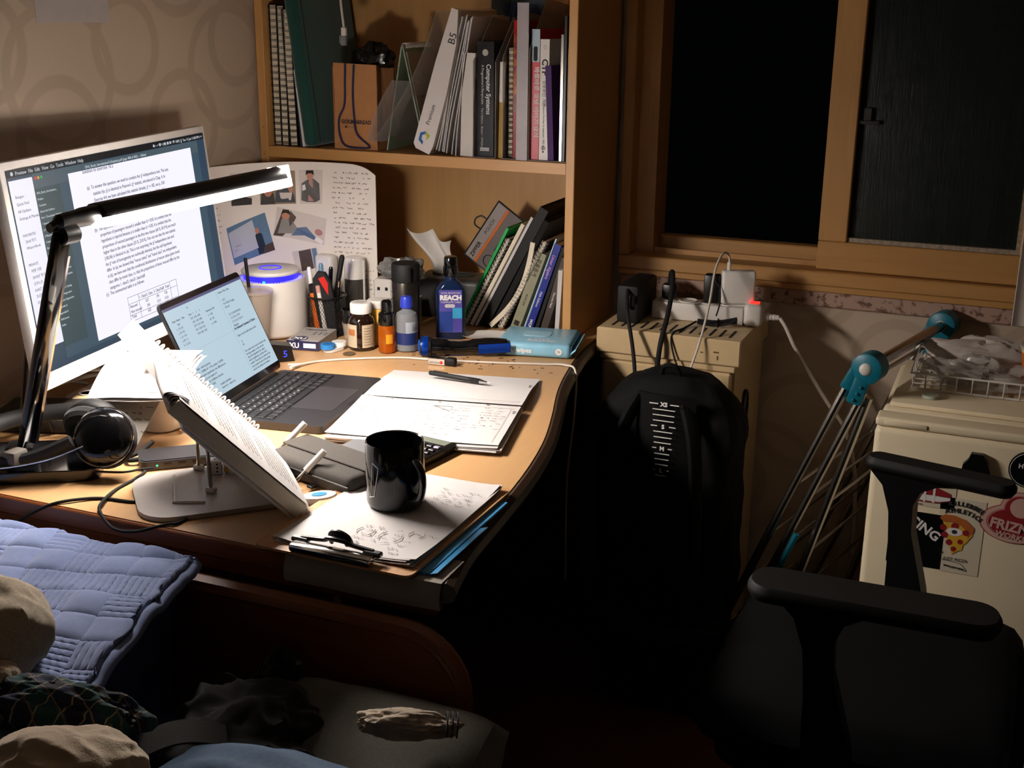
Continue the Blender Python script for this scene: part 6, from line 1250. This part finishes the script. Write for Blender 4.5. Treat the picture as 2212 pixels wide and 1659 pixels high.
cable([(-.570, 2.597, .176), (-.571, 2.592, .196), (-.580, 2.575, .204), (-.585, 2.53, .175), (-.582, 2.48, .110), (-.588, 2.435, .035), (-.606, 2.40, -.05), (-.610, 2.33, -.11), (-.600, 2.275, -.16), (-.590, 2.262, -.25)], .0026, 'cable_white', 'thin white charger cable hanging down over the black rucksack', grp=GC)
bc = thing('phone_adapter', 'black upright phone adapter on the power strip', 'adapter', (-.605, 2.60, .0875), .055)
obj('adapter_body', M().cbox(-.018, .018, -.014, .014, 0, .064, .005, 2), 'black_plastic', bc)
bu = thing('cable_bundle', 'bundled thin black cable lying in front of the power strip', 'cable', (-.575, 2.545, .0555), .10)
for k in range(7): obj('cable_loop', M().tube([(-.045, .004 * cos(k), .004 * sin(k)), (0, .0055 * cos(k * 2.1), .0055 * sin(k * 2.1)), (.04, .006 * cos(k * 1.4), .008 + .006 * sin(k * 1.4))], .0028, 6, sub=4), 'black_rubber', bu)
obj('tie', M().tube([(.0, .0095 * cos(a), .0095 * sin(a)) for a in [2 * pi * i / 14 for i in range(14)]], .0016, 5, True), 'black_plastic', bu)
cable([(-.595, 2.582, .140), (-.583, 2.575, .125), (-.579, 2.566, .095), (-.583, 2.556, .068)], .0018, 'black_rubber', 'thin black lead from the phone adapter to the bundle', grp=GC)
cable([(-.622, 2.538, .056), (-.640, 2.505, .0465), (-.650, 2.46, .0465), (-.652, 2.446, .03), (-.640, 2.44, -.008), (-.622, 2.43, -.045), (-.628, 2.40, -.075), (-.66, 2.36, -.10)], .0022, 'black_rubber', 'thin black lead hanging from the bundle over the cabinet front', grp=GC)
cable([(-.770, 2.50, .12), (-.750, 2.44, .085), (-.735, 2.42, .045), (-.720, 2.40, .0), (-.700, 2.36, -.06), (-.672, 2.30, -.13), (-.655, 2.275, -.20)], .0042, 'black_rubber', 'black monitor cord hanging at the left side of the cabinet', grp=GC)
lt_ = thing('black_adapter', 'black block adapter hanging between hutch and cabinet', 'adapter', (-.765, 2.60, .0445))
obj('adapter_body', M().cbox(-.03, .02, -.10, .05, 0, .085, .008, 2), 'black_matte', lt_); obj('cord_boot', M().rod((.010, -.105, .06), (.018, -.135, .045), .007, 10), 'black_rubber', lt_)
# ---------------------------------------------------------------- black rucksack in front of the cabinet
rk = thing('rucksack', 'big black rucksack with a white size scale hanging in front of the cabinet', 'rucksack', (-.605, 2.315, -.728))
def ruck(u, v):
    a = 2 * pi * u; s = v
    w_ = .156 * (1 - .12 * (1 - s)) * (1 - max(0, (s - .80) / .2) ** 2.6 * .45); d_ = .085 * (1 - max(0, (s - .85) / .15) ** 2 * .6)
    e = .55; cx, cy = abs(cos(a)) ** e * (1 if cos(a) >= 0 else -1), abs(sin(a)) ** e * (1 if sin(a) >= 0 else -1)
    q = .010 * noise.noise(Vector((cx * 2, cy * 2, s * 6))) + .004 * noise.noise(Vector((cx * 6, cy * 6, s * 18)))
    return (cx * (w_ + q), cy * (d_ + q), .735 * s - .018 * max(0, (s - .8) / .2) * cx ** 2)
rg = M().grid(ruck, 64, 50); n0 = len(rg.v); rg.f.append(tuple(range(50 * 65, 51 * 65 - 1))); rg.f.append(tuple(reversed(range(0, 64))))
obj('bag_body', rg, mat('ruck_black', '050505', .8, var=.2, vs=60, bump=.25, bs=500, spec=.25), rk, sm=50)
obj('harness_panel', M().grid(lambda u, v: (-.050 + .12 * u, -.092 - .012 * sin(pi * u), .30 + .41 * v), 10, 12, .008), 'ruck_black', rk, sm=50)
for x in (-.075, .075): obj('shoulder_strap', M().tube([(x * .6, -.085, .70), (x, -.115, .62), (x * 1.15, -.118, .48), (x * 1.1, -.105, .32), (x, -.09, .16)], .016, 8, sub=5, flat=.5), 'ruck_black', rk)
obj('grab_loop', M().tube([(-.02, -.03, .728), (-.012, -.04, .752), (.012, -.04, .752), (.02, -.03, .728)], .005, 8, sub=5), 'ruck_black', rk)
obj('side_strap', M().tube([(.148, -.03, .30), (.152, -.05, .2), (.145, -.06, .08)], .006, 6, sub=4), 'ruck_black', rk)
obj('waist_belt', M().tube([(-.155, -.05, .22), (-.08, -.115, .20), (0, -.12, .20), (.08, -.115, .20), (.160, -.05, .22)], .020, 8, sub=5, flat=.6), 'ruck_black', rk)
sg = M(); yy = -.1115; SXX = .010
for k in range(14):
    z = .694 - .0115 * k; w0 = .030 - .0012 * k
    if k in (0, 4, 8, 12): sg.box(SXX - w0, SXX - .012, yy, yy + .001, z, z + .0018).box(SXX + .012, SXX + w0, yy, yy + .001, z, z + .0018)
    else: sg.box(SXX - w0 * .8, SXX + w0 * .8, yy, yy + .001, z, z + .0016)
scl = obj('scale_marks', sg, 'white_ink', rk, sm=0); scl['kind'] = 'stuff'
for k, s_ in ((0, 'XS'), (4, 'S'), (8, 'M'), (12, 'L')): txt(s_, .012, 'white_ink', rk, (SXX, yy - .0006, .6905 - .0115 * k), FRONT, 'CENTER', bold=.0005)
flush_text()
